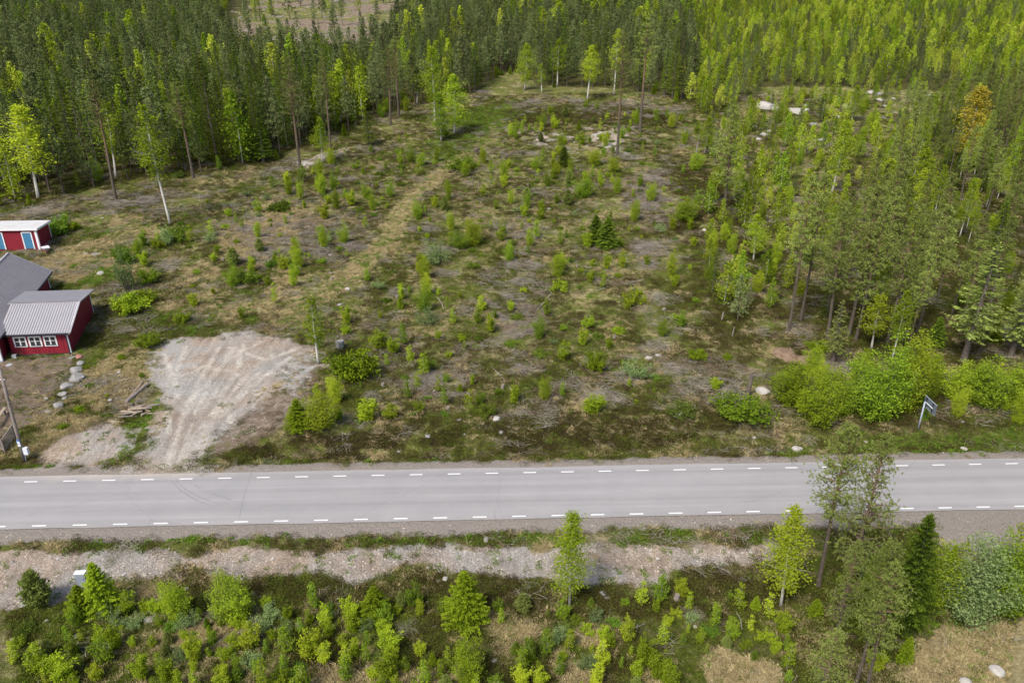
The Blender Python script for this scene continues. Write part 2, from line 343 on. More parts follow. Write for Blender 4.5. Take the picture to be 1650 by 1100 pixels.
Z['forestA'] = poly([(-150, 330), (60, 326), (190, 292), (300, 285), (420, 262), (480, 240), (560, 215), (600, 190), (700, 165), (770, 150), (800, 122), (830, 116), (870, 138), (1000, 143), (1110, 165), (1120, 120), (1100, 0), (-300, 0)])
Z['forestB'] = poly([(1110, 165), (1120, 120), (1095, 0), (1850, 0), (1800, 140), (1560, 150), (1230, 140), (1150, 195)])
Z['mixC'] = poly([(1110, 175), (1230, 150), (1560, 155), (1460, 240), (1380, 320), (1330, 420), (1265, 510), (1190, 520), (1130, 450), (1135, 350), (1155, 280), (1120, 220)])
Z['forestD'] = poly([(1410, 270), (1560, 165), (1800, 145), (1800, 600), (1540, 590), (1400, 575), (1272, 535), (1330, 440), (1370, 350)])
Z['decidE'] = poly([(1240, 640), (1300, 600), (1400, 620), (1760, 600), (1760, 690), (1500, 688), (1420, 682), (1270, 672)])
Z['clearF'] = poly([(300, 330), (480, 285), (620, 230), (760, 190), (1000, 170), (1110, 200), (1130, 300), (1120, 450), (1180, 530), (1235, 600), (1235, 655), (800, 668), (470, 690), (505, 560), (420, 522), (250, 470), (180, 400)])
Z['scrubH'] = poly([(-120, 1015), (150, 985), (300, 980), (600, 978), (950, 975), (1250, 955), (1290, 1170), (-120, 1180)])
Z['scrubR'] = poly([(1250, 930), (1480, 900), (1700, 880), (1750, 1000), (1480, 1010), (1420, 1150), (1280, 1170)])
TRACK = [tuple(G(a, b)[:2]) for a, b in ((455, 520), (500, 488), (560, 450), (600, 410), (635, 370), (655, 330), (690, 295), (730, 268), (770, 240), (805, 210), (800, 175), (795, 150))]
TRACK2 = [tuple(G(a, b)[:2]) for a, b in ((90, 420), (160, 400), (200, 375), (205, 355))]
RUTS = [[tuple(G(a, b)[:2]) for a, b in pp] for pp in (
    ((262, 752), (285, 700), (300, 650), (330, 600), (352, 560)), ((285, 757), (302, 700), (318, 655), (350, 600), (375, 560)),
    ((330, 752), (312, 720), (330, 690), (400, 620), (440, 570)), ((355, 757), (320, 735), (345, 680), (420, 610), (470, 575)),
    ((270, 752), (292, 690), (312, 640), (360, 585), (420, 550)), ((300, 757), (300, 720), (345, 660), (380, 600), (395, 550)), ((345, 757), (318, 722), (350, 660), (410, 590), (480, 560)), ((275, 700), (268, 650), (275, 600), (265, 570)), ((420, 640), (380, 600), (330, 590), (280, 610)), ((480, 610), (430, 580), (370, 560)),
    ((285, 640), (283, 600), (300, 560)), ((335, 585), (350, 600), (345, 640)), ((310, 590), (360, 640), (372, 680)), ((400, 590), (470, 585)), ((395, 610), (455, 600)),
    ((700, 300), (850, 295), (960, 300)))]
def zones(x, y):
    v = y-RSL*x; g = {}
    n1 = fbm(x, y+40, .22, 4); n2 = fbm(x+80, y, .8, 3)
    dr = pmask(Z['drive'], x, y, 1.7, 1.8); bank = pmask(Z['bank'], x, y, .6, 1.0)
    gr_far = sstep(54.9, 54.0, v+(n2-.5)*1.2)*sstep(52, 53, v)*(.95)
    gr_near = sstep(44.6, 45.6, v+(n1-.5)*1.2)*sstep(47.5, 47, v)
    gr_near = np.maximum(gr_near, sstep(40.5, 42.5, v+(n1-.5)*2)*sstep(47.5, 47, v)*sstep(27, 31, x))
    road = sstep(RN-.5, RN, v)*sstep(RF+.5, RF, v)
    gravel = np.maximum(np.maximum(gr_far*(1-dr), gr_near), road)
    gv = pmask(Z['greenverge'], x, y, .3, .5)*sstep(.36, .50, n2+.0*x)
    green = np.maximum.reduce([gv, pmask(Z['lush'], x, y, 2, 2)*.9, pmask(Z['lawn'], x, y, .8, 1.2)*sstep(.40, .56, n1), pmask(Z['green2'], x, y, .4, .5), pmask(Z['green3'], x, y, 1, 1.5)*sstep(.42, .55, n2), pmask(Z['green4'], x, y, .5, .8), pmask(Z['green5'], x, y, .2, .3)*.9])
    td = line_d(TRACK, x, y)+(n2-.5)*2.5
    wdt = .5+.004*y
    tr = sstep(wdt+1.3, wdt, td)*sstep(180, 130, y)
    green = np.maximum(green, tr*sstep(.46, .58, n2)*.75)
    straw = np.maximum.reduce([tr*1.1, pmask(Z['straw1'], x, y, 2, 3)*sstep(.42, .54, n1), pmask(Z['straw2'], x, y, .6, 1), pmask(Z['straw3'], x, y, .6, 1)*sstep(.38, .5, n2), pmask(Z['lawn'], x, y, .8, 1.2)*sstep(.60, .44, n1), sstep(.60, .66, n1)*pmask(Z['scrubH'], x, y, .6, 1)])
    t2 = line_d(TRACK2, x, y); straw = np.maximum(straw, sstep(2.6, 1.6, t2))
    rub = pmask(Z['rubble'], x, y, 1.5, 2.5); soil = np.maximum.reduce([rub*.9, pmask(Z['yard'], x, y, .4, .8), pmask(Z['cutover'], x, y, 6, 8)*sstep(.45, .60, fbm(x, y, .06, 3))*.8])
    heath = np.maximum.reduce([pmask(Z['heath1'], x, y, .4, 1.2)*sstep(.40, .50, fbm(x, y*2.2, .35, 3)), pmask(Z['heath2'], x, y, .4, .8)*sstep(.38, .5, n2), pmask(Z['heath3'], x, y, 3, 4)*sstep(.34, .5, n1), pmask(Z['heath4'], x, y, 3, 3)*.9])
    cutm = pmask(Z['cutover'], x, y, 6, 8); slash = np.maximum.reduce([cutm*sstep(.42, .55, fbm(x, y, .11, 3))*1.2]+[pmask(Z['slash%d' % k], x, y, 1, 3)*sstep(.38, .52, n2) for k in (1, 2, 3, 4, 5, 6, 7)])*sstep(.42, .54, fbm(x+5, y, .12, 4))*sstep(.40, .52, fbm(x, y, 1.9, 3))
    forest = np.maximum.reduce([pmask(Z['forestA'], x, y, 1.5, 2)*(1-.8*pmask(Z['cutover'], x, y, 6, 8)), pmask(Z['forestB'], x, y, 2, 3)*.8, pmask(Z['forestD'], x, y, 2, 3), pmask(Z['decidE'], x, y, 1, 1.5), pmask(Z['scrubR'], x, y, 1, 1)*.8])
    sand = np.maximum.reduce([pmask(Z['sand1'], x, y, 2.5, 4)*(.35+.75*sstep(.35, .6, n2))*.9, pmask(Z['sand2'], x, y, 2.5, 3)*.8*sstep(.4, .55, n2), pmask(Z['sand3'], x, y, 1, 1)*.7, pmask(Z['baresoil'], x, y, .3, .6)*.95])
    dirt = np.maximum.reduce([dr*(1-.6*rub), bank*(1.05+.3*(n2-.5)), sand])
    darkbank = bank*sstep(1.5, .2, np.abs(v-42.2-(n1-.5)*2))*sstep(.38, .5, n2)
    clay = np.maximum(pmask(Z['clay'], x, y, 2.2, 3)*.55, pmask(Z['clay2'], x, y, 1.2, 1.6)*.55)
    rut = np.zeros(x.shape)
    for k, r in enumerate(RUTS): rut = np.maximum(rut, sstep(.34, .10, line_d(r, x, y)+(n2-.5)*.3)*sstep(.25, .45, fbm(x, y, .4, 3)))
    rut = rut*dr
    dk = np.zeros(x.shape)
    for r in RUTS[:7]: dk = np.maximum(dk, sstep(.30, .05, np.abs(line_d(r, x, y)-.55))*.6*sstep(.35, .6, fbm(x+9, y, .4, 3)))
    return dict(track=tr, dirt=dirt, gravel=gravel*(1-.9*bank), green=green*(1-gravel), straw=straw*(1-gravel)*(1-dirt), soil=soil, heath=heath*(1-gravel), slash=slash, rut=rut, forest=forest, clay=clay, dark=np.maximum(dk*dr*.8, darkbank*.5), bank=bank, drive=dr, road=road)
# fan-shaped sheet: fine near the road, coarse at the horizon
ys = [18.]
while ys[-1] < 620: ys.append(ys[-1]*1.0052)
ys = np.array([-300, -60, 5] + ys + [760, 1000, 1500, 2500.])
us = np.linspace(-1, 1, 440); us = np.concatenate([[-9, -3, -1.5], us, [1.5, 3, 9]])
wid = .74*np.clip(ys, 18, 620)+14
X = us[None, :]*wid[:, None]; Y = np.repeat(ys[:, None], len(us), 1)
Zh = hgt(X, Y); vv_ = Y-RSL*X; Zh = Zh-.03*((vv_ > RN-.1) & (vv_ < RF+.1))
Zh = Zh + (fbm(X, Y, 3.1, 2)-.5)*.10*sstep(.6, 3, np.maximum(RN-vv_, vv_-RF))
zz = zones(X, Y)
ny, nx = X.shape; idx = np.arange(ny*nx).reshape(ny, nx)
F = np.stack([idx[:-1, :-1], idx[:-1, 1:], idx[1:, 1:], idx[1:, :-1]], -1).reshape(-1, 4)
me = mesh_np('ground', np.stack([X, Y, Zh], -1).reshape(-1, 3), F, [M['ground']], smooth=True)
def cattr(n, ch):
    a = me.color_attributes.new(n, 'FLOAT_COLOR', 'POINT'); a.data.foreach_set('color', np.stack([c.ravel() for c in ch], -1).astype(np.float32).ravel())
cattr('m1', (zz['dirt'], zz['gravel'], zz['green'], zz['straw'])); cattr('m2', (zz['soil'], zz['heath'], zz['slash'], zz['rut'])); cattr('m3', (zz['forest'], zz['clay'], zz['dark'], zz['dark']))
tag(mobj('ground', me), kind='structure')
# road sheet and its edge dashes
xs = np.arange(-420, 421, 3.); vs_ = np.linspace(RN, RF, 9)
XX, VV = np.meshgrid(xs, vs_); YY = VV+RSL*XX; ej = (fbm(XX, VV, .9, 3)-.5)*.18; YY = YY+np.where(VV == RN, ej, 0)+np.where(VV == RF, -ej, 0)
def road_z(x, y): return .055*8*np.logaddexp(0, (y-66.)/8.)+.045+.05*(1-((y-RSL*x-49.9)/3.3)**2)
ZZ = road_z(XX, YY); ZZ[0] -= .02; ZZ[-1] -= .02
n_, m_ = XX.shape; idx = np.arange(n_*m_).reshape(n_, m_); F = np.stack([idx[:-1, :-1], idx[:-1, 1:], idx[1:, 1:], idx[1:, :-1]], -1).reshape(-1, 4)
tag(mobj('road', mesh_np('road', np.stack([XX, YY, ZZ], -1).reshape(-1, 3), F, [M['asphalt']], smooth=True)), kind='structure')
mk = MB()
def vof(px, py): p = W(px, py, .1); return p.y-RSL*p.x, p.x
for (px, py, per) in ((63, 846.5, 2.87), (49.7, 776.3, 2.985)):
    v0, x0 = vof(px, py)
    for k in range(-30, 60):
        xa = x0+k*per-.5; xb = xa+1.
        q4 = [(xa, v0-.055), (xb, v0-.055), (xb, v0+.055), (xa, v0+.055)]
        mk.quad(*[(x, v+RSL*x, float(road_z(x, v+RSL*x))+.006) for x, v in q4])
tag(mk.build('road_markings', M['paint']), kind='structure')
# dark tyre arcs where cars turn out of the driveway, and one long crack
def strip(mb, pts, w):
    P_ = [W(a, b, .09) for a, b in pts]; n = 14; Q = []
    for i in range(len(P_)-1):
        for k in range(n): Q.append(P_[i].lerp(P_[i+1], k/n))
    Q.append(P_[-1])
    for _ in range(6): Q = [Q[0]]+[(Q[i-1]+Q[i]*2+Q[i+1])/4 for i in range(1, len(Q)-1)]+[Q[-1]]
    for i in range(len(Q)-1):
        d = (Q[i+1]-Q[i]).normalized(); nn = Vector((-d.y, d.x, 0))*w/2
        mb.quad(*[(c.x, c.y, float(road_z(c.x, c.y))+.005) for c in (Q[i]-nn, Q[i]+nn, Q[i+1]+nn, Q[i+1]-nn)])
mk = MB()
for pts in (((277, 775), (290, 790), (315, 806), (345, 817)), ((284, 775), (297, 788), (322, 802), (352, 812)), ((300, 772), (330, 792), (372, 806)), ((240, 826), (262, 828))): strip(mk, pts, .10)
tag(mk.build('tyre_marks', plain('rubbed asphalt', (.235, .232, .238), .9, .25, 3, .2)), kind='structure')
mk = MB(); strip(mk, ((406, 758), (402, 775), (396, 790), (392, 808), (386, 832)), .035); tag(mk.build('road_crack', plain('crack filler', (.19, .19, .193), .9)), kind='structure')

# ------------------------------------------------------------------ plant prototypes
def leafmesh(name, P, U, wr, mat, lc):
    """P centres, U half-length vectors, wr width ratio"""
    n = len(P); r = rng.normal(size=(n, 3)); Vv = np.cross(U, r); Vv /= np.linalg.norm(Vv, axis=1)[:, None]+1e-9
    Vv *= (np.linalg.norm(U, axis=1)*wr)[:, None]
    V = np.stack([P-U, P+Vv-U*.1, P+U, P-Vv-U*.1], 1).reshape(-1, 3); F = np.arange(n*4).reshape(n, 4)
    return mesh_np(name, V, F, [mat], lc=np.repeat(lc, 4))
def unit(n, up=0.):
    v = rng.normal(size=(n, 3)); v[:, 2] += up; return v/np.linalg.norm(v, axis=1)[:, None]
def trunk_mb(h, r0, bend, n=7, top=.96, r1=.12):
    a = random.uniform(0, 6.28); pts = []; rad = []
    for i in range(9):
        t = i/8; s = bend*h*math.sin(t*2.2)*.5; pts.append((math.cos(a)*s, math.sin(a)*s, t*h*top-(.35 if i == 0 else 0))); rad.append(r0*((1-t)**.8*(1-r1)+r1)*(1.25 if i == 0 else 1))
    def at(z): t = min(max(z/(h*top), 0), 1); s = bend*h*math.sin(t*2.2)*.5; return np.array([math.cos(a)*s, math.sin(a)*s, z])
    m = MB(); m.tube(pts, rad, n); return m, at
def pine(h, cb, r, lod, dead=0, dens=1., cone=0, mat='pine_leaf'):
    m, at = trunk_mb(h, .0088*h+.03, .02); P = []; U = []; L = []
    z = h*cb; a0 = 0; ls = {0: .078, 1: .12, 2: .24}[lod]; nt = {0: 15, 1: 9, 2: 4}[lod]; nl = {0: 11, 1: 8, 2: 5}[lod]
    step = {0: .36, 1: .42, 2: .55}[lod]*(h/13)
    while z < h*.985:
        t = (z-h*cb)/(h*(1-cb)); prof = ((min(1, .45+t*2.2))*(1-t)**.62+.06) if not cone else (min(1, .6+t*3)*(1-t)**.9+.05)
        for k in range(5 if lod < 2 else 4):
            a0 += 2.4+random.uniform(-.5, .5); l = r*prof*random.uniform(.55, 1.2); el = .08+.75*t+random.uniform(-.15, .15)
            if random.random() < .10: continue
            d = np.array([math.cos(a0)*math.cos(el), math.sin(a0)*math.cos(el), math.sin(el)]); b = at(z+random.uniform(-.1, .1))
            if lod < 2: m.tube([b, b+d*l*.55, b+d*l+np.array([0, 0, .08*l])], [.028*l+.008, .016*l+.005, .005], 3, False)
            cl = random.random()
            q = max(2, int(nt*dens*(.4+l/r)))
            s = rng.uniform(.30, 1.05, q)**.8; side = rng.normal(size=(q, 3))*.17*l; side[:, 2] = side[:, 2]*.4+.05*l
            tp = b+d*(s*l)[:, None]+side
            c = np.repeat(tp, nl, 0); u = unit(len(c), .55)+d*.5; u /= np.linalg.norm(u, axis=1)[:, None]; u *= ls*rng.uniform(.7, 1.2, len(c))[:, None]
            P.append(c+u*.9); U.append(u); L.append(np.clip(rng.uniform(0, .6, len(c))+.4*cl, 0, 1))
        z += step*random.uniform(.7, 1.3)
    for k in range(dead):
        zz_ = h*random.uniform(.25, cb+.1); a = random.uniform(0, 6.28); l = random.uniform(.3, 1.)*r*.7; b = at(zz_); d = np.array([math.cos(a), math.sin(a), random.uniform(-.25, .2)])
        m.tube([b, b+d*l*.6, b+d*l+np.array([0, 0, random.uniform(-.1, .1)])], [.014, .009, .004], 3, False)
    return m.mesh('pine trunk', M['bark_pine']), leafmesh('pine crown', np.concatenate(P), np.concatenate(U), .22 if lod < 2 else .35, M['pine_dark' if lod == 2 else mat], np.concatenate(L)), h
def spruce(h, cb, r, lod, mat='spruce_leaf', grey=0):
    m, at = trunk_mb(h, .012*h+.02, .008); P = []; U = []; L = []; z = h*cb; a0 = 0
    ls = {0: .075, 1: .12, 2: .26}[lod]*(1 if h > 5 else max(.42, h/5)); step = {0: .30, 1: .36, 2: .60}[lod]*h/13
    while z < h*.97:
        t = (z-h*cb)/(h*(1-cb)); prof = (1-t)**.85*(min(1, .7+t*2))+.03
        for k in range({0: 7, 1: 7, 2: 5}[lod]):
            a0 += 2.4+random.uniform(-.4, .4); l = r*prof*random.uniform(.7, 1.18); el = -.30+.75*t+random.uniform(-.12, .12)
            if random.random() < .07: continue
            d = np.array([math.cos(a0)*math.cos(el), math.sin(a0)*math.cos(el), math.sin(el)]); b = at(z); cl = random.random()
            sd_ = np.array([-math.sin(a0), math.cos(a0), 0]); q = max(5, int({0: 85, 1: 44, 2: 14}[lod]*(.25+l/r)))
            if grey and lod < 2 and random.random() < grey:
                m.tube([b, b+d*l*.8], [.02, .006], 3, False); continue
            s = rng.uniform(.15, 1.03, q); w = rng.normal(size=q)*.22*l*(1.1-s)+rng.normal(size=q)*.03
            p = b+d*(s*l)[:, None]+sd_*w[:, None]; p[:, 2] += s*s*.16*l-np.abs(w)*.35+rng.normal(size=q)*.03
            u = d+sd_*np.sign(w)[:, None]*.8+unit(q)*.5; u[:, 2] -= .15; u /= np.linalg.norm(u, axis=1)[:, None]; u *= ls*rng.uniform(.6, 1.2, q)[:, None]
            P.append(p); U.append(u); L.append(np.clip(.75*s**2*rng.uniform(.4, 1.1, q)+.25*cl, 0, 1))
        z += step*random.uniform(.8, 1.2)
    q = 10; p = at(h*.97)+np.stack([rng.normal(size=q)*.03, rng.normal(size=q)*.03, rng.uniform(-.03, .03, q)*h], 1); u = unit(q, 1.5)*ls; P.append(p); U.append(u); L.append(rng.uniform(.5, 1, q))
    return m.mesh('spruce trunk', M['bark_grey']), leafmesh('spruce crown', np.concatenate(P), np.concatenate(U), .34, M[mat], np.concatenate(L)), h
def birch(h, cb, r, lod, mat='birch_leaf', multi=1, dens=1., loose=1.25):
    P = []; U = []; L = []; m = MB(); ls = {0: .055, 1: .080, 2: .17}[lod]*(1 if h > 6 else .92 if h > 4 else .62); mm = None
    for sN in range(multi):
        hh = h*(1 if sN == 0 else random.uniform(.6, .92)); off = np.array([random.uniform(-1, 1)*r*.25, random.uniform(-1, 1)*r*.25, 0]) if sN else np.zeros(3); lean = off*1.4
        mm, at0 = trunk_mb(hh, (.0075*h+.012)*(1 if sN == 0 else .7), .035)
        nb = len(m.v); m.v += [v+Vector(off+lean*max(v.z, 0)/h) for v in mm.v]; m.f += [[nb+i for i in f] for f in mm.f]
        at = lambda z, a=at0, o=off, le=lean: a(z)+o+le*z/h
        z = hh*cb; a0 = random.uniform(0, 6); rr = r*(1 if sN == 0 else .75)
        while z < hh*.99:
            t = (z-hh*cb)/(hh*(1-cb)); prof = min(1, .35+t*2.4)*(1-t)**.7+.05
            for k in range(3):
                a0 += 2.4+random.uniform(-.6, .6); l = rr*prof*random.uniform(.55, 1.25); el = .55+.5*t+random.uniform(-.25, .2); cl = random.random()
                if random.random() < .12: continue
                d = np.array([math.cos(a0)*math.cos(el), math.sin(a0)*math.cos(el), math.sin(el)]); b = at(z)
                e = b+d*l*1.1
                if lod < 2: m.tube([b, b+d*l*.6, e], [.014*l+.005, .009*l+.003, .003], 3, False)
                q = max(1, int(({0: 5, 1: 5, 2: 4}[lod])*(.5+l/rr)*dens))
                s = rng.uniform(.35, 1.05, q); cc = b+d*(s*l*1.1)[:, None]+rng.normal(size=(q, 3))*.14*l*loose
                nl = {0: 26, 1: (15 if h > 4 else 24), 2: 6}[lod]; c = np.repeat(cc, nl, 0); sp = (.16*l+.10)*loose
                g_ = rng.normal(size=(len(c), 3))*sp*.62; g_[:, 2] -= np.abs(rng.normal(size=len(c)))*sp*.55
                u = unit(len(c))*ls*rng.uniform(.6, 1.25, len(c))[:, None]
                P.append(c+g_); U.append(u); L.append(np.clip(rng.uniform(0, .7, len(c))+.3*cl, 0, 1))
            z += {0: .26, 1: .30, 2: .50}[lod]*(h/10)**.8*random.uniform(.7, 1.3)
    return m.mesh('birch trunk', M['bark_birch'] if mat != 'willow_leaf' else M['bark_grey']), leafmesh('birch crown', np.concatenate(P), np.concatenate(U), .62, M[mat], np.concatenate(L)), h
def ragged(h, r, n, mat, ls=.05, bark='bark_birch', lowest=.12):
    m = MB(); P = []; U = []; L = []
    for k in range(n):
        a = random.uniform(0, 6.28); hh = h*(1. if k == 0 else random.uniform(.35, .92)); le = r*random.uniform(.1, .75)*(0.3 if k == 0 else 1)
        b = np.array([math.cos(a), math.sin(a), 0])*r*.12*random.random()-np.array([0, 0, .1]); e = np.array([math.cos(a)*le, math.sin(a)*le, hh]); md = (b+e)/2-np.array([math.cos(a), math.sin(a), 0])*le*.15
        m.tube([b, md, e], [.0035*h+.007, .0025*h+.004, .003], 4, False); c0 = random.random(); q = int(hh*9)+7; s = rng.uniform(lowest, 1.0, q)
        ax = b+(e-b)*s[:, None]-np.array([math.cos(a), math.sin(a), 0])*le*.15*(4*s*(1-s))[:, None]; w = (.10+.22*(1-s)*np.minimum(1, s*3))*h*.8
        th = rng.uniform(0, 6.28, q); tip = ax+np.stack([np.cos(th)*w, np.sin(th)*w, w*rng.uniform(.2, 1.0, q)], 1)
        for i in range(0, q, 2): m.tube([ax[i], tip[i]], [.004, .002], 3, False)
        nl = 17; f = rng.uniform(.15, 1.1, (q, nl, 1)); c = (ax[:, None]+(tip-ax)[:, None]*f).reshape(-1, 3)+rng.normal(size=(q*nl, 3))*.045*h**.6
        u = unit(len(c), .2)*ls*rng.uniform(.6, 1.35, len(c))[:, None]; P.append(c); U.append(u); L.append(np.clip(rng.uniform(0, .65, len(c))+.35*c0, 0, 1))
    Pn = np.concatenate(P); Pn[:, 2] = np.maximum(Pn[:, 2], .02)
    return m.mesh('sapling stem', M[bark]), leafmesh('sapling crown', Pn, np.concatenate(U), .6, M[mat], np.concatenate(L)), h
def shrub(h, r, n, mat, ls=.05, bark='bark_grey', flat=1.):
    """many stems from one foot, clumped leaves"""
    m = MB(); P = []; U = []; L = []
    for k in range(n):
        a = random.uniform(0, 6.28); rr = r*math.sqrt(random.random()); hh = h*(1-.5*(rr/r)**2)*random.uniform(.35, 1.15)
        e = np.array([math.cos(a)*rr, math.sin(a)*rr, hh]); b = e*np.array([.15, .15, 0]); md = (b+e)/2+np.array([0, 0, .1*hh])
        m.tube([b-np.array([0, 0, .1]), md, e], [.012*h+.004, .008*h+.003, .003], 3, False); cl = random.random()
        q = 9; s = rng.uniform(.35, 1.02, q); c = b+(e-b)*s[:, None]+np.array([0, 0, .1*hh])*(4*s*(1-s))[:, None]*.5+rng.normal(size=(q, 3))*.05*r
        nl = 9; c = np.repeat(c, nl, 0); g_ = rng.normal(size=(len(c), 3))*.085*r*np.array([1, 1, flat]); u = unit(len(c), .4)*ls*rng.uniform(.6, 1.3, len(c))[:, None]
        P.append(c+g_); U.append(u); L.append(np.clip(rng.uniform(0, .6, len(c))+.4*cl, 0, 1))
    Pn = np.concatenate(P); Pn[:, 2] = np.maximum(Pn[:, 2], .02)
    return m.mesh('shrub stems', M[bark]), leafmesh('shrub foliage', Pn, np.concatenate(U), .55, M[mat], np.concatenate(L)), h
PR = {}
PR['pine0'] = [pine(13, .42, 2.0, 0, 30, .98), pine(13, .46, 1.9, 0, 26, 1.15), pine(13, .30, 2.1, 0, 24, .95)]
PR['pine1'] = [pine(14, .38, 1.8, 1, 10, 1.25), pine(14, .30, 2.0, 1, 8, 1.25), pine(14, .45, 1.7, 1, 12, 1.25), pine(14, .22, 1.9, 1, 6, 1.25)]
PR['pine2'] = [pine(14, .26, 2.5, 2, 0, 1.3, 1), pine(14, .32, 2.3, 2, 0, 1.3, 1), pine(14, .16, 2.6, 2, 0, 1.4, 1), pine(14, .28, 2.1, 2, 0, 1.5), pine(14, .22, 2.3, 2, 0, 1.4), pine(14, .20, 2.7, 2, 0, 1.3, 1)]
PR['pinehigh'] = [pine(18, .60, 1.9, 1, 9), pine(18, .52, 2.1, 1, 12)]
PR['pinesmall'] = [pine(2, .08, .75, 1, 0, .6), pine(2, .05, .65, 1, 0, .7)]
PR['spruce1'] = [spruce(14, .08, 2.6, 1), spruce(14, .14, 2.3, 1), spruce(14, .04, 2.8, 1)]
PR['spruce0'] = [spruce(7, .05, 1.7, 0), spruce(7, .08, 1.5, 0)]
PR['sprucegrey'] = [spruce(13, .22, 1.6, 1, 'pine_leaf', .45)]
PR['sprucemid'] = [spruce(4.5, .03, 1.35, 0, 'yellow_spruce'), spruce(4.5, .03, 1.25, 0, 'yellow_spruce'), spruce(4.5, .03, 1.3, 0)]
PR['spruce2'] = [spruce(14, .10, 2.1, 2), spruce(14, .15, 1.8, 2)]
PR['sprucesmall'] = [spruce(2, .04, .72, 1, 'yellow_spruce'), spruce(2, .04, .62, 1, 'yellow_spruce'), spruce(2, .04, .7, 1)]
PR['birch0'] = [birch(7, .20, 1.2, 0, dens=.66, loose=1.4), birch(7, .16, 1.3, 0, dens=.62, loose=1.4)]
PR['birch1'] = [birch(10, .30, 1.5, 1), birch(10, .20, 1.7, 1), birch(10, .36, 1.4, 1), birch(10, .12, 1.5, 1, 'birch_leaf_dark')]
PR['birchslim'] = [birch(10, .42, 1.35, 1, dens=.7), birch(10, .34, 1.2, 1, dens=.6)]
PR['birch2'] = [birch(8, .08, 2.0, 2, 'birch_far'), birch(8, .04, 2.2, 2, 'birch_far'), birch(8, .12, 1.8, 2, 'birch_far'), birch(8, .08, 2.0, 2, 'birch_leaf_dark')]
PR['orange'] = [birch(9, .15, 1.6, 1, 'yellow_leaf')]
PR['bushy'] = [ragged(5, 2.0, 13, 'birch_leaf', .055, 'bark_grey', .03), ragged(5, 2.2, 15, 'birch_leaf_dark', .055, 'bark_grey', .02), ragged(5, 1.7, 11, 'birch_leaf', .055, 'bark_grey', .03)]
PR['sap'] = [ragged(2, .8, 6, 'birch_leaf'), ragged(2, 1.0, 9, 'birch_leaf', .05, 'bark_grey'), ragged(2, .5, 2, 'birch_leaf'), ragged(2, .9, 7, 'birch_leaf_dark'), ragged(2, 1.2, 11, 'birch_leaf', .05, 'bark_grey'), ragged(2, .6, 3, 'birch_leaf_dark')]
PR['willow'] = [shrub(1.6, 1.1, 26, 'willow_leaf', .045), shrub(1.6, .95, 20, 'willow_leaf', .045)]
PR['bigwillow'] = [ragged(5, 2.2, 14, 'willow_leaf', .05, 'bark_grey', .03)]
PR['shrub'] = [shrub(1., .8, 24, 'birch_leaf_dark', .05), shrub(1., .9, 26, 'herb', .05), shrub(1., .75, 20, 'birch_leaf', .05)]
PR['juniper'] = [shrub(.9, .9, 34, 'yellow_spruce', .05, flat=.6), shrub(.8, 1.0, 34, 'spruce_leaf', .055, flat=.6)]
NAMES = {'pine': ('pine_tree', 'pine'), 'spruce': ('spruce_tree', 'spruce'), 'birch': ('birch_tree', 'birch'), 'sap': ('birch_sapling', 'birch sapling'), 'willow': ('willow_shrub', 'shrub'), 'shrub': ('leafy_shrub', 'shrub'), 'juniper': ('juniper_shrub', 'shrub'), 'ssm': ('spruce_sapling', 'spruce sapling'), 'psm': ('pine_sapling', 'pine sapling')}
PLANTS = []      # (kind, proto key, position, height, width factor, label or None, group)
def add(kind, proto, p, h, wf=1., label=None, group=None, var=None, lean=None):
    PLANTS.append(dict(kind=kind, proto=proto, p=Vector(p), h=h, wf=wf, label=label, group=group, var=var, lean=lean))
def at_px(kind, proto, bx, by, top, w=None, label=None, group=None, var=None, dz=0.):
    """plant whose foot and top rows are known; w its crown width in photo pixels"""
    p = G(bx, by); h = h_to(p, top)
    if proto == 'sap' and h > 2.5: proto = 'bushy'; var = (var or 0) % 3
    if proto == 'sprucesmall' and h > 2.3: proto = 'sprucemid'
    pr = PR[proto][0 if var is None else var]
    wf = 1.
    if w:
        d = PX(p.x, p.y, p.z+h*.6)[2]; wm = w*d/FPX; n0 = pr[1]; xs_ = np.zeros(len(n0.vertices)*3, np.float32); n0.vertices.foreach_get('co', xs_); xs_ = xs_.reshape(-1, 3)
        nat = (np.percentile(np.abs(xs_[:, :2]), 97)*2)*h/pr[2]; wf = min(max(wm/nat, .5), 2.2)
    add(kind, proto, p, h, wf, label, group, 0 if var is None else var)

# --- trees and bushes one can single out in the photograph
T = at_px
T('pine', 'pine0', 1318, 945, 682, 70, 'tall pine with bare reddish lower trunk, its thin top crossing the near road', var=1)
T('pine', 'pine0', 1352, 985, 700, 85, 'tall broad-topped pine whose crown spreads over the road beside a thinner pine', var=2)
T('pine', 'pine0', 1374, 1118, 872, 62, 'pine with forked red trunks in the clump beside the roadside gravel', var=1)
T('pine', 'pine0', 1392, 1130, 905, 66, 'grey-twigged pine in the clump between two red trunks and the willows', var=0)
T('pine', 'pine0', 1338, 1050, 868, 50, 'short bushy pine in the middle of the clump below the road', var=2)
T('pine', 'pine0', 1318, 1150, 1015, 60, 'low pine top at the bottom edge of the clump below the road', var=2)
T('spruce', 'spruce0', 1452, 1010, 828, 74, 'dark dense spruce at the willow side of the pine clump below the road', var=0)
T('spruce', 'spruce0', 1395, 1020, 905, 60, 'dark low spruce hidden among the pine clump below the road', var=1)
T('birch', 'birch0', 1258, 978, 822, 62, 'bright leaning birch at the house side of the pine clump below the road', var=0)
T('birch', 'birch0', 918, 978, 824, 56, 'lone slender birch with grey trunk below the road by the stony bank', var=0)
T('ssm', 'sprucesmall', 752, 1003, 918, 60, 'bright yellow-green spruce sapling below the road, biggest of its kind there', var=0)
T('ssm', 'sprucesmall', 605, 997, 945, 46, 'yellow-green spruce sapling on the house side of the biggest one', var=1)
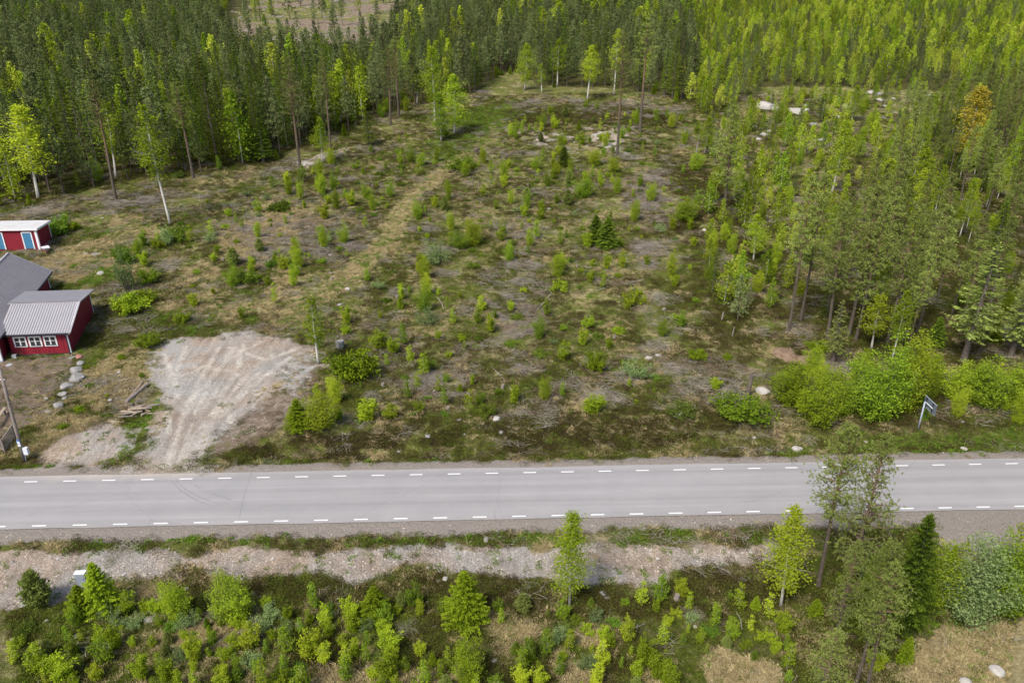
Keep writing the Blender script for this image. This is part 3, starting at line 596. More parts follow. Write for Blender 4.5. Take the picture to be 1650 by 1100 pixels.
T('ssm', 'sprucesmall', 170, 985, 905, 50, 'yellow spruce sapling in front of the grey cabinet', var=1)
T('ssm', 'sprucesmall', 136, 990, 942, 42, 'olive spruce sapling hiding the foot of the grey cabinet', var=0)
T('psm', 'pinesmall', 66, 975, 924, 38, 'blue-green pine sapling on bare grit near the grey cabinet', var=0)
T('sap', 'sap', 289, 997, 935, 42, 'round bright birch sapling standing at the edge of the stony bank', var=3)
T('sap', 'sap', 375, 992, 925, 60, 'tall birch sapling at the bank edge beyond the dense scrub', var=1)
T('sap', 'sap', 756, 1100, 1035, 46, 'dark green birch sapling below the biggest yellow spruce sapling', var=3)
T('birch', 'birchslim', 275, 362, 168, 52, 'leaning birch with long bare white trunk standing alone beyond the shed', var=0)
T('birch', 'birch1', 62, 320, 168, 60, 'big hanging birch with white trunk at the forest edge beyond the shed', var=0)
T('birch', 'birch1', 8, 292, 212, 50, 'birch at the photo edge beyond the shed with thin white trunk', var=2)
T('birch', 'birchslim', 187, 287, 162, 40, 'thin white birch close behind the leaning reddish pine', var=1)
T('birch', 'birch1', 76, 236, 160, 34, 'pointed bright birch inside the dark forest edge', var=1)
T('pine', 'pinehigh', 187, 324, 122, 46, 'tall leaning pine with long reddish trunk at a brush heap', var=0)
T('pine', 'pinehigh', 312, 287, 128, 40, 'pine with orange trunk and narrow grey-green crown at the spruce edge', var=1)
T('pine', 'pinehigh', 485, 279, 92, 42, 'tall pine with feathery crown standing in the open at the brushwood edge', var=1)
T('pine', 'pinehigh', 533, 242, 84, 32, 'pine with bare brown trunk next to the light sandy spot', var=0)
T('pine', 'pinehigh', 384, 250, 130, 34, 'pine with thin dead-looking lower trunk among dark spruces', var=0)
T('pine', 'pinehigh', 629, 202, 74, 34, 'tall olive pine with dark trunk at the end of the brushwood edge', var=1)
T('pine', 'pinehigh', 643, 188, 58, 34, 'tall orange-trunked pine beside an olive pine at the forest front', var=0)
T('pine', 'pinehigh', 1031, 214, 28, 42, 'lone high pine with long reddish trunk beside the pale sand patch', var=0)
T('pine', 'pinehigh', 994, 255, 46, 38, 'lone thin pine with dark trunk in front of the pale sand patch', var=1)
T('pine', 'pine1', 1166, 347, 172, 46, 'lone grey-green pine with leaning grey trunk at the edge of young birches', var=1)
for (x, y, t, w, s, l) in ((305, 262, 86, 30, 0, 'orange-tipped spruce, tallest of the dark spruce front'), (352, 268, 84, 40, 2, 'broad bright-tipped spruce reaching down to the forest edge'), (372, 240, 64, 28, 1, 'narrow dark spruce topping the spruce group'), (396, 232, 72, 28, 0, 'dark spruce with yellow tip beside the narrow one'),
    (418, 246, 90, 30, 1, 'mid-height dark spruce in the forest front row'), (438, 226, 72, 30, 0, 'dark spruce behind the young front spruces'), (462, 222, 74, 26, 1, 'slender dark spruce behind the feathery open-standing pine'), (490, 220, 78, 30, 0, 'bright-topped spruce just beyond the feathery open-standing pine'), (510, 212, 90, 28, 1, 'dark spruce between two bare pine trunks'),
    (28, 190, 108, 30, 0, 'orange-tinged spruce high at the photo edge in the forest'), (115, 205, 112, 30, 1, 'sharp yellow-topped spruce in the forest behind the hanging birches'), (124, 262, 118, 36, 0, 'tall bright spruce between birches beyond the shed'), (765, 146, 68, 24, 1, 'dark spruce beside the start of the forest track'), (975, 138, 48, 24, 0, 'dark pointed spruce behind the pale birches at the forest front'), (1083, 160, 56, 28, 1, 'dark spruce at the corner of the young birch forest'), (708, 150, 42, 22, 0, 'spruce with very dark crown behind the white birch trunk')):
    T('spruce', 'spruce1', x, y, t, w, l, var=s)
for (x, y, t, w, s, l) in ((425, 262, 190, 40, 1, 'low round-topped spruce in front of the dark spruce row'), (405, 258, 205, 36, 2, 'low spruce with pale tips at the dark forest foot'), (595, 235, 178, 32, 1, 'young yellowish spruce standing free near the brushwood edge')):
    T('spruce', 'spruce1', x, y, t, w, l, var=s)
for (x, y, t, w, s, l) in ((566, 182, 105, 30, 1, 'slim pale birch at the dark forest foot'), (701, 200, 74, 36, 0, 'tall birch with long straight white trunk at the forest front'), (732, 216, 120, 44, 1, 'dense lime birch in front of the forest beside a green hollow'), (711, 228, 150, 30, 3, 'deep green young birch leaning on the lime birch'),
    (672, 168, 108, 28, 2, 'small pale birch between pines at the forest front'), (845, 146, 70, 30, 1, 'bright cone-shaped birch with white foot beside the forest track'), (873, 150, 102, 22, 3, 'small blue-green birch next to the cone-shaped birch'), (898, 139, 62, 26, 2, 'tall pale birch with long white trunk left open'), (946, 162, 74, 28, 2, 'soft green birch in front of the dark pointed spruce'),
    (989, 154, 46, 26, 0, 'high pale birch behind the two lone pines'), (1135, 248, 188, 30, 1, 'round lime birch beside a grey snag'), (1340, 312, 192, 38, 0, 'birch with bare leaning white trunk among grey-green pines'), (1372, 196, 138, 34, 1, 'bright round birch behind the boulder field'), (1420, 360, 256, 46, 0, 'tall pale-leaved birch rising from the dark pines'),
    (1478, 340, 240, 50, 1, 'big bright birch in the middle of the pine wood'), (1404, 562, 474, 40, 0, 'lime birch at the foot of the roadside pine wood'), (1437, 580, 468, 34, 2, 'thin birch with leaning white stem at the pine wood foot'), (1214, 420, 345, 36, 1, 'leafy lime birch at the clearing edge below the young birches'), (520, 262, 188, 26, 1, 'bright narrow birch between bare-trunked pines')):
    T('birch', 'birchslim' if w < 27 else 'birch1', x, y, t, w, l, var=min(s, 1) if w < 27 else s)
T('birch', 'orange', 1548, 262, 138, 50, 'orange-leaved tree glowing among the pines', var=0)
T('birch', 'birchslim', 513, 586, 478, 40, 'lone young birch with white foot at the driveway rim', var=1)
for (x, y, t, w, s, l) in ((1410, 672, 548, 86, 1, 'biggest bushy birch in the thicket across the road from the pine clump'), (1450, 662, 536, 60, 0, 'tall-stemmed bushy birch between the biggest one and the road sign'), (1268, 650, 580, 56, 0, 'bushy birch beside the grey snag post at the roadside'), (1318, 684, 590, 62, 2, 'bright bushy birch in the roadside thicket near the verge boulder'),
    (1352, 668, 600, 50, 1, 'dark bushy birch in the thicket between two bright ones'), (1585, 655, 570, 70, 1, 'round dark bushy birch beyond the road sign'), (1540, 645, 585, 50, 2, 'loose bushy birch directly behind the road sign'), (1635, 650, 575, 60, 0, 'bushy birch at the photo edge beyond the road sign')):
    T('birch', 'bushy', x, y, t, w, l, var=s)
for (x, y, t, w, s, l) in ((1562, 1002, 872, 92, 0, 'large silvery bushy willow below the road'), (1510, 975, 872, 70, 2, 'bright bushy birch between dark spruce and silvery willow'), (1612, 985, 868, 76, 1, 'dark green bushy birch beyond the silvery willow'), (1655, 965, 850, 70, 0, 'bushy birch cut by the photo edge below the road')):
    T('birch', 'bigwillow' if 'silvery bushy willow b' in l or 'large silvery' in l else 'bushy', x, y, t, w, l, var=0 if 'large silvery' in l else s)
T('pine', 'pine1', 1271, 533, 285, 44, 'pine with bare leaning trunk, first of the wood toward the clearing', var=2)
T('pine', 'pine1', 1290, 517, 270, 44, 'pine with bare straight trunk, just behind the first one of the wood', var=0)
for (x, y, t, w, s, l) in ((1333, 546, 330, 50, 0, 'brown-trunked pine at the wood foot beyond a yellow bush'), (1367, 541, 300, 50, 2, 'bare-trunked pine, first of a close pair in the wood'), (1379, 549, 330, 48, 1, 'bare-trunked pine, second of a close pair in the wood'), (1430, 552, 330, 50, 0, 'dark-footed pine behind the lime birch of the wood'), (1478, 535, 330, 50, 2, 'orange-barked pine deep in the roadside wood')):
    T('pine', 'pine1', x, y, t, w, l, var=s)
for (x, y, t, w, l) in ((1552, 582, 388, 62, 'grey-branched spruce with green top standing forward of the wood'), (1628, 575, 430, 56, 'half-dead spruce at the photo edge of the wood'), (1342, 584, 482, 34, 'small dead grey spruce at the wood foot')):
    T('spruce', 'sprucegrey', x, y, t, w, l, var=0)
T('spruce', 'spruce1', 1590, 450, 322, 48, 'bright-topped spruce inside the pine wood', var=1)
# clearing
for (x, y, t, w, k, s, l) in ((570, 607, 560, 70, 'juniper', 0, 'big yellow-green juniper beside the grey cut block'), (555, 600, 572, 40, 'juniper', 1, 'dark juniper on the driveway side of the big yellow one'), (557, 538, 520, 18, 'shrub', 2, 'small round shrub just beyond the grey cut block'), (612, 560, 532, 34, 'sap', 0, 'leafy sapling pair beyond the big yellow juniper'),
    (633, 568, 545, 22, 'sap', 4, 'thin sapling beside the leafy pair'), (688, 476, 440, 18, 'sap', 2, 'narrow lime sapling in the middle of the clearing'), (690, 522, 492, 36, 'willow', 0, 'pale grey-green willow in the middle of the clearing'), (687, 596, 575, 24, 'sap', 3, 'sapling on bleached brush in the clearing'), (757, 664, 630, 18, 'sap', 2, 'upright sapling on the bank above the road'),
    (782, 672, 650, 34, 'juniper', 1, 'dark juniper on the bank above the road'), (630, 674, 650, 24, 'sap', 0, 'sapling on straw grass above the road'), (675, 662, 645, 20, 'shrub', 0, 'low shrub on straw grass above the road'), (590, 677, 645, 30, 'sap', 1, 'sapling clump at the verge nearer the driveway'), (515, 688, 638, 54, 'sap', 3, 'wide sapling clump where the driveway meets the verge'),
    (482, 690, 642, 36, 'ssm', 0, 'yellow spruce sapling where the driveway meets the verge'), (902, 470, 448, 24, 'shrub', 2, 'round bright shrub on heath in the clearing'), (948, 528, 508, 20, 'shrub', 0, 'small round shrub low in the clearing'), (877, 645, 605, 20, 'sap', 2, 'thin lime sapling above the road verge'), (958, 597, 562, 30, 'juniper', 0, 'juniper beside a bleached brush strip'),
    (953, 664, 638, 32, 'sap', 1, 'sapling clump on brush above the road'), (1025, 612, 574, 46, 'willow', 1, 'pale willow standing on bleached brush'), (1122, 578, 560, 28, 'juniper', 0, 'flat yellow juniper on heath'), (1172, 580, 570, 15, 'juniper', 0, 'tiny yellow juniper on heath'), (1020, 494, 462, 34, 'shrub', 2, 'big round lime shrub at the clearing edge'),
    (1190, 672, 640, 88, 'shrub', 0, 'long low roadside shrub below the grey snag post'), (1100, 670, 645, 50, 'shrub', 1, 'low roadside shrub toward the bare bank'), (1316, 565, 547, 34, 'juniper', 0, 'yellow bush at the pine wood foot'), (705, 425, 385, 44, 'willow', 0, 'silvery willow amid bright saplings in the clearing'), (742, 400, 370, 30, 'sap', 4, 'lime sapling beside the silvery willow'),
    (765, 395, 350, 26, 'sap', 0, 'tall lime sapling two steps from the silvery willow'), (908, 268, 236, 20, 'ssm', 2, 'dark little spruce alone on open ground'), (958, 266, 240, 22, 'sap', 3, 'small sapling beside the pale sand patch'), (988, 278, 250, 18, 'sap', 2, 'upright sapling below the lone thin pine'), (1120, 276, 240, 24, 'sap', 1, 'round lime sapling on heath beside the lime birch'),
    (978, 400, 350, 34, 'ssm', 2, 'dark spruce sapling, near one of a close pair'), (960, 392, 345, 28, 'ssm', 2, 'dark spruce sapling, far one of a close pair'), (940, 318, 282, 30, 'sap', 1, 'leafy sapling group in the upper clearing'), (1103, 355, 318, 38, 'sap', 1, 'broad lime sapling at the clearing edge'), (745, 275, 252, 44, 'shrub', 0, 'dark green round shrub near the root stump'),
    (207, 470, 398, 36, 'willow', 1, 'silvery willow between lawn and slope'), (202, 425, 395, 32, 'shrub', 1, 'green shrub behind the silvery lawn willow'), (240, 455, 432, 34, 'shrub', 0, 'dark shrub on the slope beyond the lawn'), (212, 500, 470, 50, 'juniper', 0, 'yellow juniper on the slope beside the annex'), (235, 485, 468, 36, 'juniper', 0, 'spreading yellow juniper higher on the annex slope'),
    (95, 375, 340, 42, 'shrub', 1, 'dense green shrub behind the shed'), (110, 372, 350, 30, 'shrub', 2, 'bright shrub at the shed end'), (267, 395, 362, 26, 'willow', 0, 'pale willow near the leaning white birch'), (285, 388, 362, 32, 'juniper', 1, 'olive juniper near the leaning white birch'), (255, 400, 380, 20, 'shrub', 2, 'lime shrub below the leaning white birch'),
    (240, 560, 535, 36, 'shrub', 0, 'green shrub at the driveway top'), (295, 520, 500, 24, 'shrub', 2, 'lime shrub near scattered sticks beyond the driveway'), (450, 340, 322, 34, 'juniper', 1, 'round olive juniper in the upper clearing'), (438, 430, 412, 20, 'shrub', 1, 'small green shrub beside tan grass'), (402, 455, 432, 30, 'juniper', 1, 'olive juniper beside tan grass')):
    T(k, {'juniper': 'juniper', 'shrub': 'shrub', 'willow': 'willow', 'sap': 'sap', 'ssm': 'sprucesmall'}[k], x, y, t, w, l, var=min(s, len(PR[{'juniper': 'juniper', 'shrub': 'shrub', 'willow': 'willow', 'sap': 'sap', 'ssm': 'sprucesmall'}[k]])-1))

# --- the rest of the wood, grown over the zones
TAKEN = [(a['p'].x, a['p'].y, .9 if a['kind'] in ('sap', 'shrub', 'juniper', 'willow', 'ssm', 'psm') else 1.6) for a in PLANTS]
cell = {}
def key(x, y): return int(x//6), int(y//6)
for t in TAKEN: cell.setdefault(key(t[0], t[1]), []).append(t)
def free(x, y, r):
    i, j = key(x, y)
    for a in (-1, 0, 1):
        for b in (-1, 0, 1):
            for (u, v, rr) in cell.get((i+a, j+b), ()):
                if (u-x)**2+(v-y)**2 < (.5*(r+rr))**2: return False
    return True
def grow(zone, spacing, mix, group, xr, yr, extra=None, edge=0.):
    """mix: (weight, kind, proto, hmin, hmax)"""
    area = (xr[1]-xr[0])*(yr[1]-yr[0]); n = int(area/spacing**2*3.2)
    x = rng.uniform(*xr, n); y = rng.uniform(*yr, n); ins = inpoly(Z[zone], x, y) > edge
    vis = np.abs(x) < .70*y+30; x = x[ins & vis]; y = y[ins & vis]; keep = np.ones(len(x), bool)
    if extra is not None: keep = extra(x, y)
    wts = np.array([m[0] for m in mix], float); z = hgt(x, y); nB = fbm(x+300, y, .035, 3); nS = fbm(x-200, y, .03, 3); nH = fbm(x, y+500, .05, 3)
    for i in range(len(x)):
        if not keep[i]: continue
        w_ = wts*np.array([(2. if nB[i] > .58 else .6) if m[1] == 'birch' else (3. if nS[i] > .58 else .8) if m[1] == 'spruce' else 1. for m in mix]); k = mix[rng.choice(len(mix), p=w_/w_.sum())]
        h = random.uniform(k[3], k[4])*(.75+.5*nH[i])
        if k[2] == 'sap' and h > 2.5: k = (k[0], k[1], 'bushy')
        if k[2] == 'sprucesmall' and h > 2.3: k = (k[0], k[1], 'sprucemid')
        sp = spacing*(.85 if random.random() < .5 else 1.15)
        if not free(x[i], y[i], sp): continue
        t = (x[i], y[i], sp); cell.setdefault(key(x[i], y[i]), []).append(t)
        add(k[1], k[2], (x[i], y[i], z[i]), h, random.uniform(.85, 1.25), None, group, random.randrange(len(PR[k[2]])))
nocut = lambda x, y: ((inpoly(Z['cutover'], x, y) < 1) & (inpoly(Z['cutfree'], x, y) < 0)) | (rng.random(len(x)) < .012)
grow('spruceA', 3.0, ((7, 'spruce', 'spruce1', 7, 13.5), (1.5, 'pine', 'pine2', 8, 12), (1, 'birch', 'birch2', 6, 10)), 'dark spruces at the forest front', (-80, 0), (110, 220), None, 1.)
grow('forestA', 2.7, ((9, 'pine', 'pine2', 7, 13), (2.4, 'spruce', 'spruce2', 6, 14), (1.5, 'birch', 'birch2', 6.5, 12), (.5, 'spruce', 'spruce1', 6, 12)), 'trees of the dark pine forest beyond the clearing', (-300, 110), (105, 500), nocut)
grow('forestB', 2.4, ((8, 'birch', 'birch2', 3.5, 8.), (3.2, 'pine', 'pine2', 3.5, 7.5), (1., 'spruce', 'spruce2', 4, 8)), 'trees of the young birch forest', (15, 330), (150, 450))
boul = lambda x, y: rng.random(len(x)) < np.where((y > 165) & (y < 200), .35, .9)
grow('mixC', 2.5, ((6, 'birch', 'birch2', 2.5, 6), (3.0, 'sap', 'sap', 1.2, 3.4), (.9, 'pine', 'pine2', 3, 6.5), (.7, 'spruce', 'spruce2', 2.5, 5)), 'trees of the sparse young wood by the boulders', (20, 130), (75, 215), boul)
grow('forestD', 2.9, ((5.5, 'pine', 'pine1', 8, 12.5), (3.2, 'birch', 'birch1', 5, 10), (1.5, 'spruce', 'spruce1', 4, 11), (2.2, 'sap', 'sap', 1.5, 3.5), (.8, 'spruce', 'sprucemid', 2, 4)), 'trees of the pine wood above the road sign', (25, 150), (66, 215))
grow('decidE', 2.0, ((4, 'birch', 'bushy', 2.6, 4.2), (2, 'sap', 'sap', 1.4, 2.6)), 'bushy birches of the roadside thicket', (22, 60), (57, 72))
grow('scrubR', 1.7, ((3, 'sap', 'sap', 1.2, 2.4), (1, 'birch', 'bushy', 2.2, 3.6), (1.5, 'ssm', 'sprucesmall', 1.2, 2.4), (1, 'shrub', 'shrub', .7, 1.2)), 'low growth around the pine clump below the road', (12, 40), (28, 46))
clump = lambda x, y: (rng.random(len(x)) < .05+.72*sstep(.46, .58, fbm(x, y, .13, 4))) & (line_d(TRACK, x, y) > 2.6)
grow('clearF', 2.1, ((6, 'sap', 'sap', .6, 2.2), (2.2, 'sap', 'sap', 2., 3.4), (2.2, 'juniper', 'juniper', .25, .7), (3, 'shrub', 'shrub', .3, .8), (.35, 'ssm', 'sprucesmall', .8, 2.0), (.5, 'willow', 'willow', .9, 1.6), (.25, 'psm', 'pinesmall', 1.2, 2.4)), 'low growth scattered over the clearing', (-75, 62), (56, 190), clump)
thin = lambda x, y: rng.random(len(x)) < sstep(.34, .50, fbm(x+9, y, .30, 3))
grow('scrubH', .84, ((9, 'sap', 'sap', .7, 2.0), (1.0, 'ssm', 'sprucesmall', .7, 1.3), (1.3, 'shrub', 'shrub', .4, .8), (.5, 'psm', 'pinesmall', .8, 1.5), (.4, 'willow', 'willow', .8, 1.3)), 'birch scrub below the stony bank', (-30, 22), (24, 41.5), thin)
grow('straw3', 2.6, ((2, 'juniper', 'juniper', .3, .6), (2, 'shrub', 'shrub', .3, .6)), 'low shrubs on the slope between annex and driveway', (-48, -28), (54, 82))
grow('straw1', 3.6, ((2, 'shrub', 'shrub', .4, .8), (3, 'sap', 'sap', .8, 1.6)), 'low growth scattered over the clearing', (-70, -10), (75, 120))
# undergrowth along the forest front
frontA = lambda x, y: (inpoly(Z['forestA'], x, y) < 7) & (rng.random(len(x)) < .8)
grow('forestA', 2.6, ((4, 'sap', 'sap', 1.5, 3.5), (2, 'ssm', 'sprucesmall', 1.5, 3.2), (1, 'shrub', 'shrub', .8, 1.4)), 'undergrowth along the dark forest front', (-110, 45), (95, 230), frontA, -1.5)
print('plants', len(PLANTS))

# ------------------------------------------------------------------ stuff: many small copies of a few meshes in ONE object
def scatter(name, meshes, pos, idx, rot, scl, label=None, cat=None):
    """meshes: list of lists (all members of one entry are placed together)"""
    cols = []
    for j in range(len(meshes[0])):
        c = bpy.data.collections.new(name+' source %d' % j)
        for i, mm in enumerate(meshes): o = bpy.data.objects.new('%s source %03d' % (name, i), mm[j]); c.objects.link(o)
        cols.append(c)
    me = bpy.data.meshes.new(name); me.vertices.add(len(pos)); me.vertices.foreach_set('co', np.asarray(pos, np.float32).ravel())
    a = me.attributes.new('pick', 'INT', 'POINT'); a.data.foreach_set('value', np.asarray(idx, np.int32))
    a = me.attributes.new('turn', 'FLOAT_VECTOR', 'POINT'); a.data.foreach_set('vector', np.asarray(rot, np.float32).ravel())
    a = me.attributes.new('size', 'FLOAT_VECTOR', 'POINT'); a.data.foreach_set('vector', np.asarray(scl, np.float32).ravel())
    o = mobj(name, me); ng = bpy.data.node_groups.new(name, 'GeometryNodeTree')
    ng.interface.new_socket('Geometry', in_out='INPUT', socket_type='NodeSocketGeometry'); ng.interface.new_socket('Geometry', in_out='OUTPUT', socket_type='NodeSocketGeometry')
    N = ng.nodes; Lk = ng.links; gi = N.new('NodeGroupInput'); go = N.new('NodeGroupOutput'); jn = N.new('GeometryNodeJoinGeometry')
    def na(n, t): k = N.new('GeometryNodeInputNamedAttribute'); k.data_type = t; k.inputs[0].default_value = n; return k.outputs[0]
    for c in cols:
        ci = N.new('GeometryNodeCollectionInfo'); ci.inputs[0].default_value = c; ci.inputs['Separate Children'].default_value = True; ci.inputs['Reset Children'].default_value = True
        ip = N.new('GeometryNodeInstanceOnPoints'); Lk.new(gi.outputs[0], ip.inputs['Points']); Lk.new(ci.outputs[0], ip.inputs['Instance']); ip.inputs['Pick Instance'].default_value = True
        Lk.new(na('pick', 'INT'), ip.inputs['Instance Index']); Lk.new(na('turn', 'FLOAT_VECTOR'), ip.inputs['Rotation']); Lk.new(na('size', 'FLOAT_VECTOR'), ip.inputs['Scale'])
        Lk.new(ip.outputs[0], jn.inputs[0])
    Lk.new(jn.outputs[0], go.inputs[0]); md = o.modifiers.new('scatter', 'NODES'); md.node_group = ng
    tag(o, label, cat, kind='stuff'); return o

# ------------------------------------------------------------------ landmarks and labels
LAND = [('red annex', 100, 500), ('low shed', 50, 385), ('utility pole', 30, 690), ('grey boulder row', 122, 600), ('driveway wood heap', 220, 665), ('flat lawn stone', 163, 439),
    ('driveway mouth', 300, 735), ('driveway top end', 370, 545), ('grey cut block', 548, 550), ('lone young birch', 510, 540), ('pale willow', 700, 510), ('silvery willow', 705, 405), ('grassy wheel track bend', 560, 455), ('upper wheel track', 690, 300),
    ('root stump', 770, 245), ('pale sand patch', 985, 225), ('reddish lone pine', 1032, 150), ('thin lone pine', 994, 240), ('leaning white birch', 268, 300), ('leaning reddish pine', 180, 270), ('hanging birch', 55, 250), ('orange-tipped spruce', 305, 180), ('dark spruce front', 400, 160),
    ('feathery lone pine', 470, 180), ('bare-trunked pine', 530, 170), ('white-trunked birch', 701, 140), ('lime birch', 732, 170), ('forest track', 790, 110), ('cone-shaped birch', 846, 110), ('round bright shrub', 902, 460), ('close spruce pair', 970, 375), ('long brush strip', 1045, 400), ('lone grey-green pine', 1170, 260),
    ('big round lime shrub', 1020, 480), ('snag post', 1206, 615), ('white verge rock', 1229, 628), ('road sign', 1490, 650), ('verge boulder', 1284, 722), ('biggest bushy birch', 1412, 610), ('rust-brown chip heap', 1290, 578), ('bare-trunked front pine', 1280, 450), ('pale-leaved birch', 1425, 310), ('boulder field', 1290, 185),
    ('far boulder pile', 1415, 160), ('orange-leaved tree', 1560, 190), ('forward grey spruce', 1575, 480), ('half-dead spruce', 1635, 500), ('birch forest corner', 1090, 60), ('young birch forest middle', 1300, 70), ('far young birch forest', 1500, 50), ('far birch photo corner', 1640, 20),
    ('cutover slope', 500, 20), ('far shed-side forest corner', 20, 30), ('dark forest middle', 200, 110), ('forest behind the spruces', 450, 60), ('far pine wall', 700, 40), ('pine wall behind the track', 900, 40), ('grey cabinet', 130, 925), ('big yellow spruce sapling', 752, 960), ('lone slender birch', 920, 900), ('pine clump', 1370, 950),
    ('silvery bushy willow', 1560, 940), ('dry grass corner', 1560, 1060), ('white scrub stone', 243, 1000), ('photo edge below the cabinet', 130, 1090), ('photo edge below the spruce sapling', 700, 1090), ('photo edge below the birch', 950, 1090), ('scrub middle', 480, 1030), ('scrub end by the clump', 1180, 1050), ('scrub photo corner', 10, 1060), ('stony bank middle', 600, 910),
    ('straw slope', 330, 400), ('tan grass patch', 430, 400), ('roadside heath', 650, 705), ('bare roadside bank', 1130, 690), ('bleached brush fan', 690, 620), ('brush strip by the verge', 1110, 600), ('clearing centre', 830, 470), ('upper clearing', 880, 320), ('heath by the young wood', 1180, 440), ('young wood middle', 1290, 290)]
ORD = ['next to', 'second', 'third', 'fourth', 'fifth', 'sixth', 'seventh', 'eighth', 'ninth', 'tenth', 'eleventh', 'twelfth', 'thirteenth', 'fourteenth', 'fifteenth', 'sixteenth', 'seventeenth', 'eighteenth', 'nineteenth', 'twentieth'] + ['%d%s' % (n, 'st' if n % 10 == 1 else 'nd' if n % 10 == 2 else 'rd' if n % 10 == 3 else 'th') for n in range(21, 90)]
ADJ = {'pine': 'grey-green pine', 'spruce': 'dark spruce', 'birch': 'bright green birch', 'sap': 'small birch sapling', 'willow': 'silvery willow shrub', 'shrub': 'low leafy shrub', 'juniper': 'low yellowish juniper', 'ssm': 'yellowish spruce sapling', 'psm': 'small pine sapling', 'stone': 'pale stone', 'brush': 'bleached brush heap', 'stump': 'grey cut stump', 'stick': 'bleached fallen stem'}
def place_labels(items):
    """items: (dict with kind, px, py); gives each its own phrase from the landmark it stands by"""
    g = {}
    for it in items:
        d = [((it['px']-x)**2+(1.4*(it['py']-y))**2, i) for i, (n, x, y) in enumerate(LAND)]; dd, i = min(d); dx, dy = it['px']-LAND[i][1], it['py']-LAND[i][2]
        if abs(dx) > abs(dy): w = 'on the house side of' if dx < 0 else 'on the sign side of'
        else: w = ('beyond' if dy < 0 else 'in front of')
        g.setdefault((it['kind'], w, i), []).append((dd, id(it), it))
    for (k, w, i), l in g.items():
        l.sort(key=lambda t: t[:2])
        for n, (_, _, it) in enumerate(l):
            if len(l) == 1: it['label'] = '%s standing %s the %s' % (ADJ[k], w, LAND[i][0])
            else: it['label'] = '%s, %s %s the %s' % (ADJ[k], 'first' if n == 0 else ORD[n], w, LAND[i][0])
cand = {}
for a in PLANTS:
    p = a['p']; px, py, d = PX(p.x, p.y, p.z+a['h']*.5); a['px'], a['py'], a['d'] = px, py, d; a['s'] = a['h']/d
    a['vis'] = -12 < px < 1662 and py < 1115 and (py > 6)
    if a['vis'] or a['label']: cand.setdefault(a['kind'], []).append(a)
single = []; 
for k, l in cand.items():
    l.sort(key=lambda a: (a['label'] is None, -a['s'])); single += l[:298 if k != 'sap' else 300]
sid = {id(a) for a in single}
rest = [a for a in PLANTS if id(a) not in sid]
place_labels([a for a in single if not a['label']])
for a in single:
    nm, cat = NAMES[a['kind']]
    if a['kind'] == 'birch' and a['h'] < 0: nm = 'birch_sapling'
    tr, cr, h0 = PR[a['proto']][a['var']]; s = a['h']/h0
    e = empty(nm, a['p'], random.uniform(0, 6.28)); e.scale = (s*a['wf'], s*a['wf'], s)
    e.rotation_euler = (random.gauss(0, .018), random.gauss(0, .018), random.uniform(0, 6.28))
    tag(e, a['label'], cat, a['group'] or 'trees and bushes singled out')
    low = a['kind'] in ('shrub', 'willow', 'juniper')
    t_ = mobj('stem' if low else 'trunk', tr, e); c_ = mobj('foliage' if low else 'crown', cr, e)
keys = sorted({(a['proto'], a['var']) for a in rest}); ki = {k: i for i, k in enumerate(keys)}
far = [a for a in rest if a['kind'] in ('pine', 'spruce', 'birch')]; low = [a for a in rest if a['kind'] not in ('pine', 'spruce', 'birch')]
def do_rest(l, name, label, cat):
    if not l: return
    scl = [(a['h']/PR[a['proto']][a['var']][2]*a['wf'],)*2+(a['h']/PR[a['proto']][a['var']][2],) for a in l]
    ks = sorted({(a['proto'], a['var']) for a in l}); ki = {k: i for i, k in enumerate(ks)}
    scatter(name, [PR[k[0]][k[1]][:2] for k in ks], [tuple(a['p']) for a in l], [ki[(a['proto'], a['var'])] for a in l], [(random.gauss(0, .02), random.gauss(0, .02), random.uniform(0, 6.28)) for a in l], scl, label, cat)
do_rest(far, 'far_forest', 'wide mixed forest of pines, spruces and young birches covering the rising ground', 'forest')
do_rest(low, 'undergrowth', 'low saplings and shrubs growing between the bigger trees', 'undergrowth')
print('single', len(single), 'far', len(far), 'low', len(low), {k: len(v) for k, v in cand.items()})

# ------------------------------------------------------------------ ground cover
def tuft(n, r, h, mat, ls, wr, up, name):
    a = rng.uniform(0, 6.28, n); q = r*np.sqrt(rng.random(n)); P = np.stack([np.cos(a)*q, np.sin(a)*q, rng.uniform(.05, 1, n)*h*(1-.6*(q/r)**2)], 1); u = unit(n, up)*ls*rng.uniform(.6, 1.3, n)[:, None]
    return leafmesh(name, P, u, wr, M[mat], rng.uniform(0, 1, n))
def blades(n, r, h, mat, name, lay=.3):
    a = rng.uniform(0, 6.28, n); q = r*np.sqrt(rng.random(n)); u = unit(n, 1.2-lay*2.2); u[:, 2] = np.abs(u[:, 2])*(1-lay*.5); u *= (h*.5*rng.uniform(.6, 1.2, n))[:, None]
    P = np.stack([np.cos(a)*q, np.sin(a)*q, np.zeros(n)], 1)+u*.95; return leafmesh(name, P, u, .09, M[mat], rng.uniform(0, 1, n))
def twigs(n, r, mat, name, L=(.3, 1.1), hh=.16):
    m = MB()
    for k in range(n):
        a = random.uniform(0, 6.28); q = r*math.sqrt(random.random()); b = random.uniform(0, 6.28); l = random.uniform(*L)/2; c = Vector((math.cos(a)*q, math.sin(a)*q, random.uniform(.02, hh))); d = Vector((math.cos(b)*l, math.sin(b)*l, random.uniform(-.12, .2)*l)); w = random.uniform(.005, .016)
        s = Vector((-d.y, d.x, random.uniform(-.1, .1)*l)); s = s.normalized()*random.uniform(-.12, .12)*l
        m.tube([c-d, c+s, c+d], [w, w*.8, w*.4], 3, False)
    return m.mesh(name, M[mat])
